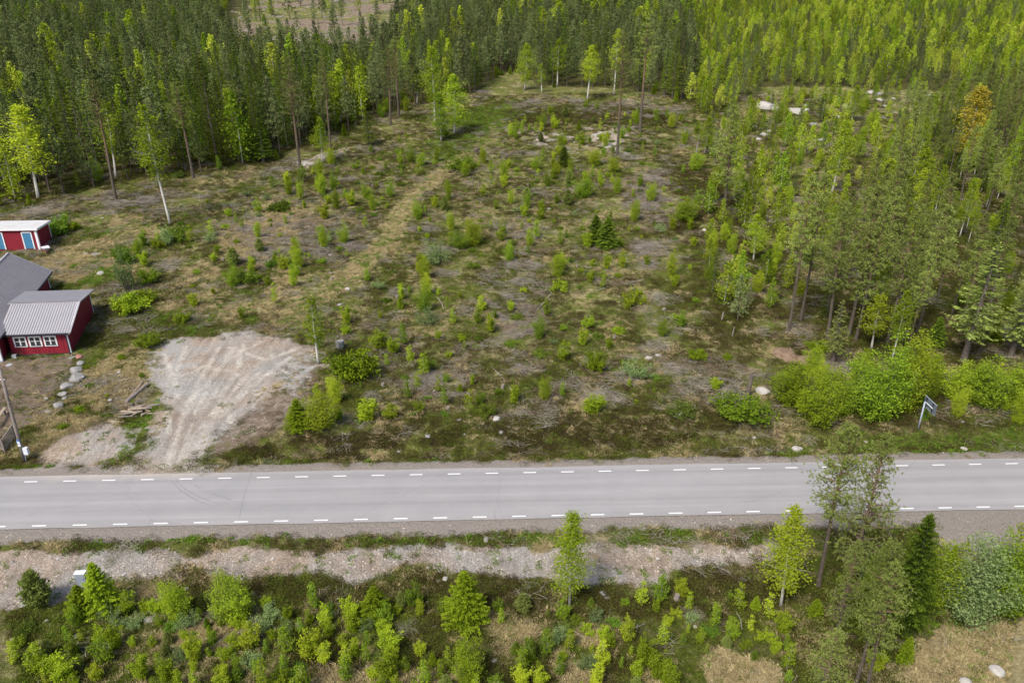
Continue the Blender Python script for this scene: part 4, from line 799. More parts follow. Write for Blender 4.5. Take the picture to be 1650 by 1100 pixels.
def rock(seed, mat, flat=.65, sub=2):
    bm = bmesh.new(); bmesh.ops.create_icosphere(bm, subdivisions=sub, radius=.5); r_ = random.Random(seed); o = Vector((r_.uniform(0, 99), r_.uniform(0, 99), r_.uniform(0, 99)))
    from mathutils import noise
    pl = [(Vector((r_.gauss(0, 1), r_.gauss(0, 1), r_.gauss(0, 1))).normalized(), r_.uniform(.30, .44)) for _ in range(7)]
    for v in bm.verts:
        for n_, d_ in pl:
            e = v.co.dot(n_)-d_
            if e > 0: v.co -= n_*e*.85
        v.co *= 1+.16*noise.noise(v.co*2.2+o)+.05*noise.noise(v.co*7+o); v.co.z *= flat
    me = bpy.data.meshes.new('stone'); bm.to_mesh(me); bm.free(); me.materials.append(M[mat]); return me
HE = [[tuft(110, .45, .24, 'heath', .045, .35, .8, 'heath')] for _ in range(3)]; BI = [[tuft(90, .40, .22, 'bilberry', .04, .5, .3, 'bilberry')] for _ in range(3)]
GG = [[blades(70, .28, .22, 'grass_green', 'grass')] for _ in range(2)]; ST = [[blades(80, .32, .34, 'straw', 'dry grass', .55)] for _ in range(3)]
TW = [[twigs(22, .75, 'twig', 'twigs')] for _ in range(4)]; TR = [[twigs(26, .7, 'twig_red', 'twigs', (.2, .8))] for _ in range(2)]; RK = [[rock(k, 'grit_stone', .6, 1)] for k in range(4)]; HB = [[tuft(46, .30, .18, 'herb', .055, .6, .5, 'herbs')] for _ in range(2)]
def cover(name, meshes, n, wfun, smin, smax, label, cat, xr=(-85, 85), yr=(24, 200), tilt=.1, near=None):
    # more candidates nearby, fewer far off, always on world ground
    y = yr[0]+(yr[1]-yr[0])*rng.random(n*5)**1.5; x = rng.uniform(-1, 1, n*5)*(.68*y+6); ok = (x > xr[0]) & (x < xr[1]); x = x[ok]; y = y[ok]
    zz = zones(x, y); w = wfun(x, y, zz)*(1-zz['road']); k = rng.random(len(x)) < w; x = x[k][:n]; y = y[k][:n]; m = len(x); s = rng.uniform(smin, smax, m)*(1+np.clip(y-70, 0, 200)*.004)
    v = y-RSL*x; kk = (v < RN-.25) | (v > RF+.25); x = x[kk]; y = y[kk]; s = s[kk]; m = len(x)
    print(name, m)
    rot = np.stack([rng.normal(size=m)*tilt, rng.normal(size=m)*tilt, rng.uniform(0, 6.28, m)], 1)
    scatter(name, meshes, np.stack([x, y, hgt(x, y)-.01], 1), rng.integers(0, len(meshes), m), rot, np.repeat(s[:, None], 3, 1), label, cat)
bare = lambda z: (1-.97*z['track'])*(1-z['dirt'])*(1-z['gravel'])*(1-z['soil']*.8)
def yd(x, y): return 1-.9*sstep(.5, 1, 1-np.clip(np.hypot((x+52)/12., (y-76)/14.), 0, 1))
cover('heather', HE, 80000, lambda x, y, z: bare(z)*np.clip(.30*sstep(.35, .55, fbm(x, y, .25, 3))+.65*z['heath']+.25*z['forest']+.9*z['dark']*z['bank'], 0, 1)*(1-z['straw']*.8), .55, 1.2, 'dark heather and dwarf shrubs covering the clearing', 'heather')
cover('bilberry_cover', BI, 60000, lambda x, y, z: bare(z)*np.clip(.60*sstep(.44, .60, fbm(x+60, y, .2, 4))+.30*sstep(43, 39, y)+.15*z['heath']+.30*z['forest'], 0, 1)*(1-z['straw']*.9)*yd(x, y), .5, 1.2, 'green bilberry and moss cover in patches', 'ground cover')
cover('green_grass', GG+HB, 36000, lambda x, y, z: np.clip(z['green']*.85+.04+.25*z['track']+.35*sstep(57, 54.5, y-RSL*x)*sstep(24, 30, x), 0, 1)*(1-z['gravel'])*(1-z['drive']*.99), .6, 1.3, 'short green grass and herbs on verges and lawn', 'grass')
cover('dry_grass', ST, 70000, lambda x, y, z: (1-z['dirt'])*(1-z['gravel'])*(1-z['soil']*.8)*np.clip(z['straw']*.6+.30*sstep(.52, .64, fbm(x, y+70, .35, 4))*(1-sstep(.2, .5, z['green'])), 0, 1), .5, 1.1, 'straw-coloured dry grass tufts', 'grass', tilt=.25)
cover('felling_debris', TW+TR, 27000, lambda x, y, z: bare(z)*(1-.75*sstep(43, 39, y))*(1-.7*sstep(61, 57, y-RSL*x))*np.clip(z['slash']*.75+.22*sstep(.50, .64, fbm(x+15, y, .3, 4)), 0, 1), .6, 1.5, 'bleached twigs and felling waste lying over the clearing', 'debris')
cover('gravel_stones', RK, 14000, lambda x, y, z: np.clip(z['bank']*.28+z['gravel']*.05+z['dirt']*(1-z['drive'])*.08+z['drive']*.02, 0, 1), .04, .17, 'small pale stones strewn over the bank and verges', 'gravel', yr=(30, 110))

cover('cutover_rubble', [[rock(60+k, 'granite', .6, 1)] for k in range(3)]+TW+TR+BI, 2600, lambda x, y, z: (inpoly(Z['cutover'], x, y) > -4)*1., .25, .85, 'pale stones and brash strewn over the far cutover slope', 'rubble', xr=(-260, 20), yr=(240, 470))

# ------------------------------------------------------------------ stones, stumps, logs, brush heaps
RKB = [rock(20+k, 'granite', .68, 3) for k in range(5)]; RKP = [rock(30+k, 'pale_stone', .6, 3) for k in range(5)]; RKR = rock(41, 'red_stone', .75, 3)
def stone(me, bx, by, w, label, group=None, name='boulder', cat='boulder', hf=1., df=1.):
    p = G(bx, by); d = PX(*p)[2]; s = (1.3 if name == 'boulder' and group is None else 1.15)*w*d/FPX; o = mobj(name, me); o.location = (p.x, p.y, p.z+s*.14*hf); o.scale = (s*1.05, s*df, s*hf); o.rotation_euler = (0, 0, random.uniform(-.5, .5)); tag(o, label, cat, group); return o
gB = 'boulders lining the yard'
stone(RKR, 128, 577, 11, 'reddish boulder at the annex corner, end of the boulder row', gB)
stone(RKB[0], 130, 587, 11, 'small grey boulder between the reddish one and two large ones', gB)
stone(RKB[1], 123, 599, 19, 'large ridged grey boulder, third from the annex corner', gB)
stone(RKB[2], 125, 612, 21, 'largest rounded grey boulder in the row by the yard', gB, hf=1.1)
stone(RKB[3], 109, 625, 18, 'flat grey boulder just road-side of the largest one', gB)
stone(RKB[4], 101, 637, 12, 'small pale grey boulder in green herbs below the row', gB)
stone(RKB[0], 104, 643, 7, 'tiny grey boulder touching the herbs below the row', gB)
stone(RKB[1], 94, 655, 15, 'grey boulder half hidden by herbs on the slope', gB)
stone(RKP[0], 77, 664, 10, 'flat light boulder, lowest of the slope below the yard', gB, hf=.6)
stone(RKP[1], 75, 643, 7, 'pale little stone at the yard rim', gB, name='stone', cat='stone')
stone(RKB[4], 115, 576, 9, 'flat grey slab under the annex downpipe', None, name='stone_slab', cat='stone', hf=.35)
stone(RKP[2], 163, 441, 12, 'flat whitish stone lying on the lawn', None, name='stone', cat='stone', hf=.6)
stone(RKB[2], 153, 411, 14, 'flat grey rock on the lawn toward the shed', None, name='stone', cat='stone', hf=.4)
stone(RKP[4], 138, 409, 8, 'small pale rock beside the flat grey one on the lawn', None, name='stone', cat='stone', hf=.4)
stone(RKP[0], 560, 467, 8, 'white stone beside the grassy wheel track', None, name='stone', cat='stone')
stone(RKB[3], 548, 491, 8, 'flat grey stone near the wheel track', None, name='stone', cat='stone', hf=.5)
stone(RKP[1], 1229, 632, 18, 'white rock beside the grey snag post', None, hf=.9)
stone(RKP[2], 1285, 726, 13, 'pale boulder standing at the road verge', None, hf=1.1)
stone(RKP[3], 243, 1000, 16, 'white rock slab in the scrub below the bank', None, hf=.7)
stone(RKP[4], 1604, 1083, 20, 'white boulder in the dry grass at the photo corner', None)
stone(RKP[0], 1555, 1101, 15, 'pale boulder cut by the bottom edge beside dry grass', None)
stone(RKP[1], 38, 974, 13, 'white stone at the foot of the stony bank', None, hf=.6)
pts = [(43, 963, 9), (141, 995, 9), (125, 1026, 10), (300, 949, 8), (263, 957, 6), (214, 970, 6), (592, 1074, 8), (797, 1064, 9), (827, 1041, 6), (717, 933, 9), (707, 936, 8), (711, 943, 6), (972, 957, 11), (978, 962, 9), (783, 868, 7), (783, 872, 6), (689, 703, 9), (643, 727, 6), (741, 677, 8), (800, 677, 12), (807, 697, 7), (748, 700, 5), (1046, 578, 12), (1060, 573, 8), (1093, 669, 15), (1267, 320, 7), (1135, 372, 9), (985, 1030, 7), (1180, 960, 7), (1170, 968, 8), (1183, 965, 5), (532, 412, 6), (532, 440, 5), (165, 352, 5), (192, 600, 7), (177, 645, 7), (170, 620, 5),
       (1240, 790, 0), (885, 337, 6), (795, 372, 5), (1395, 712, 6), (1550, 680, 6), (1553, 724, 9), (820, 688, 5), (880, 733, 4), (1030, 700, 4), (1215, 705, 5), (560, 1010, 5), (700, 1010, 6), (850, 1000, 5), (1120, 1010, 6), (75, 1000, 5), (20, 1030, 6), (330, 1060, 5), (450, 1085, 6), (555, 905, 5), (440, 900, 5), (300, 915, 6), (95, 900, 6), (200, 925, 6), (50, 930, 5), (20, 905, 5), (640, 900, 5), (690, 915, 6), (870, 900, 5), (1150, 900, 5), (1210, 890, 5), (1060, 900, 6)]
sit = [dict(kind='stone', px=a, py=b, w=w) for a, b, w in pts if w > 0]
bf = [(1236, 176, 30), (1250, 178, 18), (1275, 178, 14), (1284, 183, 26), (1296, 180, 14), (1364, 174, 16), (1352, 163, 9), (1371, 164, 9), (1404, 151, 12), (1413, 153, 18), (1424, 152, 10), (1418, 163, 14), (1503, 156, 15), (1500, 168, 10), (1500, 177, 11), (1490, 181, 8), (1324, 228, 16), (1310, 202, 10), (1231, 219, 14), (1222, 226, 10), (1216, 205, 8), (1352, 190, 13), (1320, 188, 10), (1316, 165, 6), (1340, 150, 8), (1299, 171, 7), (1308, 219, 7), (1326, 243, 6), (1240, 213, 8), (1550, 155, 7), (1568, 160, 6), (1440, 160, 8), (1425, 172, 8)]
sit += [dict(kind='stone', px=a, py=b, w=w*.9) for a, b, w in bf]
place_labels(sit)
for k, it in enumerate(sit): stone(RKP[k % 5] if k % 4 else RKB[k % 5], it['px'], it['py'], it['w']*random.uniform(.9, 1.1), it['label'], 'stones lying about the ground', name='stone', cat='stone', hf=random.uniform(.6, 1.0))
# grey cut block with flat top (an old stump)
bm = bmesh.new(); bmesh.ops.create_cone(bm, cap_ends=True, segments=14, radius1=.62, radius2=.70, depth=1.0)
bmesh.ops.subdivide_edges(bm, edges=[e for e in bm.edges if abs(e.verts[0].co.z-e.verts[1].co.z) > .5], cuts=3)
for v in bm.verts: a = math.atan2(v.co.y, v.co.x); f = 1+.10*math.sin(3*a+1)+.06*math.sin(7*a)+random.uniform(-.03, .03); v.co.x *= f; v.co.y *= f*.85; v.co.z += .08*math.sin(2*a)
me = bpy.data.meshes.new('cut block'); bm.to_mesh(me); bm.free(); me.materials.append(M['granite']); p = G(548, 561); o = mobj('tree_stump', me); o.location = p+Vector((0, 0, .45)); o.scale = (.62, .62, .8); tag(o, 'big grey block-like stump with flat pale top near the driveway', 'stump')
def stump(bx, by, h, r, label, name='tree_stump', cat='stump', lean=.05, mat='wood_old', group=None):
    p = G(bx, by); m = MB(); m.tube([p-Vector((0, 0, .2)), p+Vector((0, 0, .12)), p+Vector((lean*h, 0, h*.6)), p+Vector((lean*h*1.6, 0, h))], [r*1.25, r*1.05, r*.95, r*.85], 9); return tag(m.build(name, M[mat]), label, cat, group)
def local(o):
    """origin of a mesh to the middle of its foot"""
    vs = o.data.vertices; n = len(vs); a = np.zeros(n*3, np.float32); vs.foreach_get('co', a); a = a.reshape(-1, 3); c = a.mean(0); c[2] = a[:, 2].min(); vs.foreach_set('co', (a-c).ravel()); o.location = c; return o
snag = stump(1204, 640, 2.3, .21, 'grey-brown snag post standing upright by the road verge', 'snag', 'dead trunk', .04, 'bark_grey'); local(snag)
local(stump(1122, 247, 3.3, .17, 'grey bare snag at the edge of the young birch forest', 'snag', 'dead trunk'))
local(stump(1163, 516, 1.0, .09, 'short pale snag among low scrub at the clearing edge', 'snag', 'dead trunk')); local(stump(1180, 541, 1.05, .06, 'thin pale broken snag below the short one', 'snag', 'dead trunk'))
sp = [(700, 632), (617, 622), (755, 636), (810, 625), (870, 530), (905, 345), (535, 450), (722, 660), (990, 545), (1040, 330), (830, 410), (640, 480), (760, 500), (930, 430), (1070, 500), (420, 390), (360, 420), (690, 340), (560, 330), (600, 300), (850, 300), (1010, 420), (480, 1010), (880, 1030), (1090, 965)]
it = [dict(kind='stump', px=a, py=b) for a, b in sp]; place_labels(it)
for q_ in it: local(stump(q_['px'], q_['py'], random.uniform(.22, .4), random.uniform(.13, .2), q_['label'], group='cut stumps in the clearing'))
# root stump: dark tangle
p = G(770, 250); m = MB()
for k in range(26):
    a = random.uniform(0, 6.28); l = random.uniform(.5, 1.2); d = Vector((math.cos(a), math.sin(a)*.5, random.uniform(-.2, 1.3))).normalized(); m.tube([Vector((0, 0, .7)), Vector((0, 0, .7))+d*l*.6, Vector((0, 0, .7))+d*l+Vector((0, 0, -.1))], [.16, .09, .03], 5)
o = m.build('root_stump', M['bark_grey']); o.location = p; tag(o, 'upturned dark root stump between green hollow and clearing', 'stump')
# two logs and the heap of branch wood
def log(a, b, r, label, group=None, mat='wood_old', bend=.0, lift=0.):
    A = G(*a); B = G(*b); A.z += r+lift; B.z += r+lift; md = (A+B)/2+Vector((bend, bend*.5, abs(bend)*.2)); m = MB(); m.tube([A, (A+md)/2+Vector((0, 0, .01)), md, (B+md)/2, B], [r*1.1, r*1.05, r, r*.95, r*.85], 9); o = m.build('log', M[mat]); local(o); return tag(o, label, 'log', group)
log((204, 650), (239, 620), .16, 'long dark weathered log beside the gravel driveway', 'two logs beside the driveway'); log((211, 640), (230, 617), .10, 'paler shorter log lying against the long dark one', 'two logs beside the driveway', 'wood_cut')
P0 = G(220, 668)
for k in range(24):
    a = random.gauss(.35, .55); c = Vector((random.gauss(0, .85), random.gauss(0, .65), 0)); l = random.uniform(.6, 1.6); r = random.uniform(.05, .13); zc = .10+.55*math.exp(-(c.x**2+c.y**2)/.7)*random.random()
    d = Vector((math.cos(a)*l/2, math.sin(a)*l/2, random.uniform(-.1, .1))); m = MB(); m.tube([-d, Vector((random.uniform(-.08, .08), random.uniform(-.08, .08), .04)), d], [r, r*1.05, r*.7], 7)
    o = m.build('branch_log', M['wood_cut'] if k % 3 else M['wood_old']); o.location = P0+c+Vector((0, 0, zc)); tag(o, 'short crooked branch log in the heap beside the gravel driveway', 'log', 'crooked logs heaped beside the gravel driveway')
# brush heaps
BR = [twigs(150, 1.3, 'twig', 'brush', (.5, 1.8), .6), twigs(130, 1.2, 'twig', 'brush', (.5, 2.0), .45), twigs(140, 1.2, 'twig_red', 'brush', (.4, 1.4), .5)]
bp = [(695, 610, 44), (1040, 400, 44), (840, 455, 40), (1010, 612, 60), (1120, 622, 60), (1150, 600, 46), (1060, 560, 44), (800, 1045, 0), (655, 1015, 40), (760, 1010, 34), (240, 325, 40), (190, 330, 40), (130, 338, 44), (60, 345, 44), (325, 318, 30), (1010, 255, 40), (1050, 290, 40), (1045, 335, 44), (1050, 372, 44), (700, 405, 36), (690, 370, 34), (640, 470, 30), (270, 430, 44), (400, 370, 36), (500, 360, 40), (460, 390, 36), (560, 290, 30), (860, 430, 36), (830, 540, 36), (830, 480, 40), (875, 405, 30), (980, 640, 44), (1180, 632, 40), (130, 1000, 30), (410, 1005, 30), (1115, 990, 36), (1000, 1000, 0), (390, 285, 36), (450, 275, 30), (860, 165, 36), (930, 165, 30), (780, 150, 30), (1050, 190, 26), (1000, 185, 24), (860, 250, 30), (1060, 480, 40), (1085, 600, 44), (600, 640, 30), (560, 395, 30)]
it = [dict(kind='brush', px=a, py=b, w=w) for a, b, w in bp if w]; place_labels(it)
for k, q_ in enumerate(it):
    p = G(q_['px'], q_['py']); d = PX(*p)[2]; s = q_['w']*d/FPX/2.9; o = mobj('brush_heap', BR[k % 3 if k % 2 else k % 2]); o.location = p; o.scale = (s, s*random.uniform(.8, 1.5), s*.8); o.rotation_euler = (0, 0, random.uniform(0, 6)); tag(o, q_['label'], 'brush heap', 'brush heaps left from felling')
sp = [((790, 590), (825, 630)), ((865, 500), (890, 470)), ((655, 434), (672, 446)), ((790, 402), (800, 412)), ((940, 440), (960, 424)), ((830, 170), (836, 192)), ((640, 620), (670, 600)), ((880, 655), (892, 630)), ((900, 1010), (945, 1030)), ((445, 1015), (418, 998)), ((655, 430), (700, 470)), ((705, 480), (715, 500)), ((1005, 1020), (1040, 1005)), ((1185, 985), (1195, 1015)), ((1100, 690), (1130, 700)), ((395, 700), (420, 690)), ((960, 470), (985, 460))]
it = [dict(kind='stick', px=(a[0]+b[0])/2, py=(a[1]+b[1])/2, a=a, b=b) for a, b in sp]; place_labels(it)
for q_ in it:
    o = log(q_['a'], q_['b'], .045, q_['label'], 'single fallen stems', 'twig', .15); o.name = 'fallen_stem'; o['category'] = 'fallen stem'
# chip heap
bm = bmesh.new(); bmesh.ops.create_grid(bm, x_segments=30, y_segments=24, size=.5)
for v in bm.verts: r_ = math.hypot(v.co.x, v.co.y)*2; v.co.z = max(0, 1-r_**2)*.28*(.6+.8*float(vnoise(v.co.x*7, v.co.y*7)))-.03+random.uniform(-.012, .012)
me = bpy.data.meshes.new('chips'); bm.to_mesh(me); bm.free(); M['chips'] = plain('chips', (.11, .065, .04), .95, .5, 14, .1, (.30, .22, .16)); me.materials.append(M['chips'])
for (a, b, w, l) in ((1298, 584, 36, 'rust-brown chip heap at the foot of the pine wood'), (1263, 572, 40, 'greyish chip heap beside the rust-brown one')):
    p = G(a, b); s = w*PX(*p)[2]/FPX; o = mobj('chip_heap', me); o.location = p; o.scale = (s, s*1.5, s*.6); tag(o, l, 'heap')

# ------------------------------------------------------------------ buildings
def paintmat(name, c, v=.12): return plain(name, c, .6, v, 2.5)
q = NB('red boards'); o_ = q.obj(); sx = q.n.new('ShaderNodeSeparateXYZ'); q.l.new(o_, sx.inputs[0])
q.bsdf(q.scale((.215, .016, .030), q.rng(q.noise(q.map(o_, (3, 3, .4)), 2, 5, .7), .3, .7, .82, 1.15)), .65, .25); M['red'] = q.m
q = NB('grey roof sheet'); o_ = q.obj(); c = q.mix(q.noise(o_, .8, 5, .7), (.155, .15, .17), (.235, .225, .25)); q.bsdf(q.scale(c, q.rng(q.noise(q.map(o_, (1, 1, 1)), 9, 3), .3, .7, .9, 1.1)), .5, .4); M['roof_dark'] = q.m
q = NB('light roof sheet'); o_ = q.obj(); c = q.mix(q.noise(o_, .7, 5, .7), (.275, .27, .29), (.36, .35, .37)); q.bsdf(c, .5, .4); M['roof_light'] = q.m
q = NB('white roof'); o_ = q.obj(); c = q.mix(q.rng(q.noise(q.map(o_, (.6, 2, 1)), .9, 5, .7), .5, .7), (.52, .53, .54), (.46, .38, .33)); q.bsdf(c, .6, .3); M['roof_white'] = q.m
M['white'] = paintmat('white paint', (.74, .75, .78)); M['blue'] = paintmat('blue door paint', (.055, .19, .34)); M['gutter'] = paintmat('dark gutter', (.02, .022, .035)); M['concrete'] = plain('concrete', (.30, .32, .35), .9, .2, 3)
q = NB('window glass'); q.bsdf((.035, .045, .048), .12, .5); M['glass'] = q.m
M['galv'] = paintmat('galvanised steel', (.30, .34, .40)); M['galv_light'] = paintmat('light steel', (.12, .145, .175)); M['cabinet'] = paintmat('cabinet paint', (.26, .30, .37)); M['cabinet_top'] = paintmat('cabinet top', (.62, .66, .72))
UP = Vector((0, 0, 1))
a1 = R(5.0); a2 = R(12.0); e1 = Vector((math.cos(a1), math.sin(a1), 0)); e2 = Vector((-math.sin(a2), math.cos(a2), 0))
def zgr(p): return float(hgt(p[0], p[1]))
def corr(m, O, E, L, S, SL, N, per, hgt_, w):
    """profiled sheet: ribs run along S, repeated along E"""
    x = 0.; prof = []
    while x < L:
        prof += [(x, 0), (x+per*w, 0), (x+per*(w+.08), hgt_), (x+per*.92, hgt_)]; x += per
    prof = [(min(a, L), b) for a, b in prof]+[(L, 0)]; n = len(m.v)
    for a, b in prof:
        for s in (0, SL): m.v.append(O+E*a+S*s+N*b)
        for s in (0, SL): m.v.append(O+E*a+S*s+N*(-.05))
    for i in range(len(prof)-1):
        j = n+i*4; k = j+4; m.f += [[j, j+1, k+1, k], [j+2, k+2, k+3, j+3], [j, k, k+2, j+2], [j+1, j+3, k+3, k+1]]
    j = n; m.f.append([j, j+2, j+3, j+1]); j = n+(len(prof)-1)*4; m.f.append([j, j+1, j+3, j+2])
def prism(m, base, tops):
    """walls from a ring of foot points and a ring of top points"""
    n = len(m.v); k = len(base); m.v += [Vector(b) for b in base]+[Vector(t) for t in tops]
    for i in range(k): j = (i+1) % k; m.f.append([n+i, n+j, n+k+j, n+k+i])
    m.f.append([n+i for i in range(k)][::-1]); m.f.append([n+k+i for i in range(k)])
# --- main house with its annex
B = Vector((-45.0, 72.9, 0)); AL = 5.75; AD = 9.4
Cn = B+e2*AD; zb = zgr(B); A = B-e1*AL; Ac = Cn-e1*(AL+.9)
house = empty('red_house', (B.x, B.y, zb)); tag(house, 'red wooden house with grey ridged roofs and a low windowed annex', 'house')
def hb(m, name, mat, parent=None, smooth=False):
    m.v = [Vector(v)-house.location for v in m.v]; return m.build(name, mat, parent or house, smooth)
zr = lambda p, z: Vector((p.x, p.y, z))
z0 = zb-.25; ze = 2.86; zrid = 4.25; zre = 3.62; K = B+e2*4.6; Kl = A+e2*4.6
m = MB(); n_ = [zr(A, z0), zr(B, z0), zr(K, z0), zr(Cn, z0), zr(Ac, z0), zr(Kl-e1*.4, z0)]; t_ = [zr(A, ze), zr(B, ze), zr(K, zrid-.05), zr(Cn, zre-.08), zr(Ac, zre-.08), zr(Kl-e1*.4, zrid-.05)]
n0 = len(m.v); m.v += n_+t_; m.f += [[0, 1, 7, 6], [1, 2, 8, 7], [2, 3, 9, 8], [3, 4, 10, 9], [4, 5, 11, 10], [5, 0, 6, 11], [0, 5, 4, 3, 2, 1]]
hb(m, 'annex_wall', M['red'])
m = MB(); m.bar(zr(A-e2*.02, z0+.18), zr(B-e2*.02+e1*.01, z0+.18), .06, .22); hb(m, 'plinth', M['gutter'])
# batten lines
m = MB()
for s in (.72, 1.22, 2.28, 2.68, 3.72, 4.12, 5.22): q_ = A+e1*s-e2*.008; m.bar(zr(q_, z0+.3), zr(q_, ze-.1), .03, .02, e1)
for s in (1.7, 3.9, 6.3): q_ = B+e2*s+e1*.01; m.bar(zr(q_, z0+.1), zr(q_, ze+.1+(.9 if 3 < s < 5 else .35)), .025, .02, e2)
hb(m, 'batten', paintmat('dark red batten', (.13, .010, .020)))
# annex roofs
OV = .32
def roof_sheet(name, O, E, L, far, mat, per, h, w, ridge_to=None):
    S = (far-O); SL = S.length; S.normalize(); N = E.cross(S).normalized()
    if N.z < 0: N = -N
    m = MB(); corr(m, O, E, L, S, SL, N, per, h, w); return hb(m, name, mat)
LR = AL+.35+1.2; O1 = zr(A-e2*OV-e1*1.2, ze-.02)+e1*.5; K1 = zr(Kl-e1*1.2, zrid+.06)+e1*.5
roof_sheet('annex_roof', O1+UP*.08, e1, LR-.3, K1+UP*.03, M['roof_light'], .26, .055, .28)
O2 = zr(Kl-e1*1.6, zrid+.03); K2 = zr(Ac+e1*.9-e1*2.0+e2*OV, zre); roof_sheet('annex_roof', zr(Kl-e1*1.2+e2*.02, zrid+.05)+e1*.1, e1, LR+.1, zr(Kl-e1*1.2, 0)+e1*.1+e2*(AD-4.6+OV)+UP*(zre+.03), M['roof_light'], .26, .055, .28)
m = MB(); m.bar(zr(Kl-e1*.6, zrid+.16), zr(K+e1*.38, zrid+.16), .20, .05); hb(m, 'ridge_cap', M['roof_dark'])
m = MB(); m.bar(zr(A-e2*(OV+.07)-e1*.6, ze-.03), zr(B-e2*(OV+.07)+e1*.30, ze-.03), .13, .12); hb(m, 'gutter', M['gutter'])
m = MB(); g0 = B-e2*(OV+.05)-e1*.05; m.tube([zr(g0, ze-.1), zr(B-e2*.1-e1*.10, ze-.35), zr(B-e2*.1-e1*.10, z0+.35), zr(B-e2*.35-e1*.10, z0+.2)], .05, 8); hb(m, 'downpipe', M['gutter'])
m = MB(); m.bar(zr(B-e2*OV+e1*.36, ze-.06), zr(K+e1*.36, zrid+.04), .04, .20, UP); hb(m, 'bargeboard', M['white']); m = MB(); m.bar(zr(K+e1*.36, zrid+.04), zr(Cn+e2*OV+e1*.36, zre-.05), .04, .20, UP); hb(m, 'bargeboard', M['white'])
m = MB(); m.box(zr(B-e2*.035-e1*.02, (z0+ze)/2+.15), .14, .05, ze-z0-.35, (e1, e2, UP)); m.box(zr(B+e1*.03+e2*.06, (z0+ze)/2+.1), .04, .14, ze-z0-.25, (e1, e2, UP)); hb(m, 'corner_board', M['white'])
m = MB(); m.box(zr(Cn+e1*.03-e2*.06, (z0+zre)/2+.1), .04, .14, zre-z0-.35, (e1, e2, UP)); hb(m, 'corner_board', M['white'])
# three windows, each with frame, panes and bars
for s in (1.0, 2.45, 3.92):
    c = zr(A+e1*(s+.12), 1.98); w_, h_ = 1.26, 1.14; win = None; fm = MB()
    Fp = lambda u, v, d: c+e1*u+UP*v-e2*d
    for (u, v, sx_, sz_) in ((0, h_/2-.06, w_, .12), (0, -h_/2+.07, w_, .14), (-w_/2+.07, 0, .14, h_-.26), (w_/2-.07, 0, .14, h_-.26), (0, 0, .11, h_-.26)): fm.box(Fp(u, v, .045), sx_, .05, sz_, (e1, e2, UP))
    win = hb(fm, 'window', M['white']); win_loc = house.location
    bm_ = MB(); [bm_.box(Fp(u, 0.02, .035), .38, .03, .04, (e1, e2, UP)) for u in (-.25, .25)]; bm_.v = [Vector(v)-win_loc for v in bm_.v]; bm_.build('glazing_bar', M['white'], win)
    gm = MB(); [gm.box(Fp(u, 0, .012), .40, .02, h_-.24, (e1, e2, UP)) for u in (-.25, .25)]; gm.v = [Vector(v)-win_loc for v in gm.v]; gm.build('pane', M['glass'], win)
    sm = MB(); sm.box(Fp(0, -h_/2+.15, .09), w_-.26, .06, .035, (e1, e2, UP)); sm.v = [Vector(v)-win_loc for v in sm.v]; sm.build('sill', M['gutter'], win)
# main block: right wall is an eave wall running away from the camera
a3 = R(13.8); e3 = Vector((-math.sin(a3), math.cos(a3), 0)); e4 = Vector((math.cos(a3), math.sin(a3), 0))
Nn = Vector((-50.95, 71.05, 0)); ML = 18.4; HW = 7.3; zn = zgr(Nn)-.3; zw = 3.12; Fn = Nn+e3*ML
rp = 2.62; mid = -e4*(HW/2)
m = MB(); b_ = [Nn, Fn, Fn+mid, Fn+mid*2, Nn+mid*2, Nn+mid]; tz_ = [zw-.1, zw-.1, zw+rp-.1-.3, zw-.1, zw-.1, zw+rp-.1-.3]
m.v += [zr(p_, zn) for p_ in b_]+[zr(p_, t) for p_, t in zip(b_, tz_)]; m.f += [[0, 1, 7, 6], [1, 2, 8, 7], [2, 3, 9, 8], [3, 4, 10, 9], [4, 5, 11, 10], [5, 0, 6, 11], [0, 5, 4, 3, 2, 1]]; hb(m, 'wall', M['red'])
RO = zr(Nn+e4*.42-e3*.5, zw-.02); RT = zr(Nn+mid-e3*.5, zw+rp+.0)
def slope(O, T, mname):
    S = (T-O); SL = S.length; S.normalize(); N = e3.cross(S).normalized(); N = N if N.z > 0 else -N
    m = MB(); corr(m, O, e3, ML+1.1, S, SL, N, .40, .10, .30)
    # overlap steps between sheets
    for f in (.34, .68): m.bar(O+S*SL*f+N*.055, O+S*SL*f+N*.055+e3*(ML+1.1), .03, .012)
    return hb(m, mname, M['roof_dark'])
slope(RO, RT, 'roof'); LO = zr(Nn+mid*2-e4*.42-e3*.5, zw-.02); slope(LO, RT-e4*.02, 'roof')
m = MB(); m.bar(RT+UP*.09, RT+UP*.09+e3*(ML+1.1), .22, .05); hb(m, 'ridge_cap', M['roof_light'])
m = MB(); m.bar(RO+e4*.06-UP*.04, RO+e4*.06-UP*.04+e3*(ML+1.1), .12, .12); hb(m, 'gutter', M['gutter'])
m = MB(); m.bar(RO+e3*(ML+1.12), RT+e3*(ML+1.12), .04, .20, UP); m.bar(LO+e3*(ML+1.12), RT+e3*(ML+1.12), .04, .20, UP); hb(m, 'bargeboard', M['white'])
m = MB(); m.bar(RO-e3*.02, RT-e3*.02, .04, .20, UP); m.bar(LO-e3*.02, RT-e3*.02, .04, .20, UP); hb(m, 'bargeboard', M['white'])
m = MB(); m.box(zr(Nn-e4*.10-e3*.03, (zn+zw)/2), .24, .05, zw-zn-.15, (e4, e3, UP)); m.box(zr(Nn+e4*.03+e3*.08, (zn+zw)/2), .05, .16, zw-zn-.15, (e4, e3, UP)); hb(m, 'corner_board', M['white'])
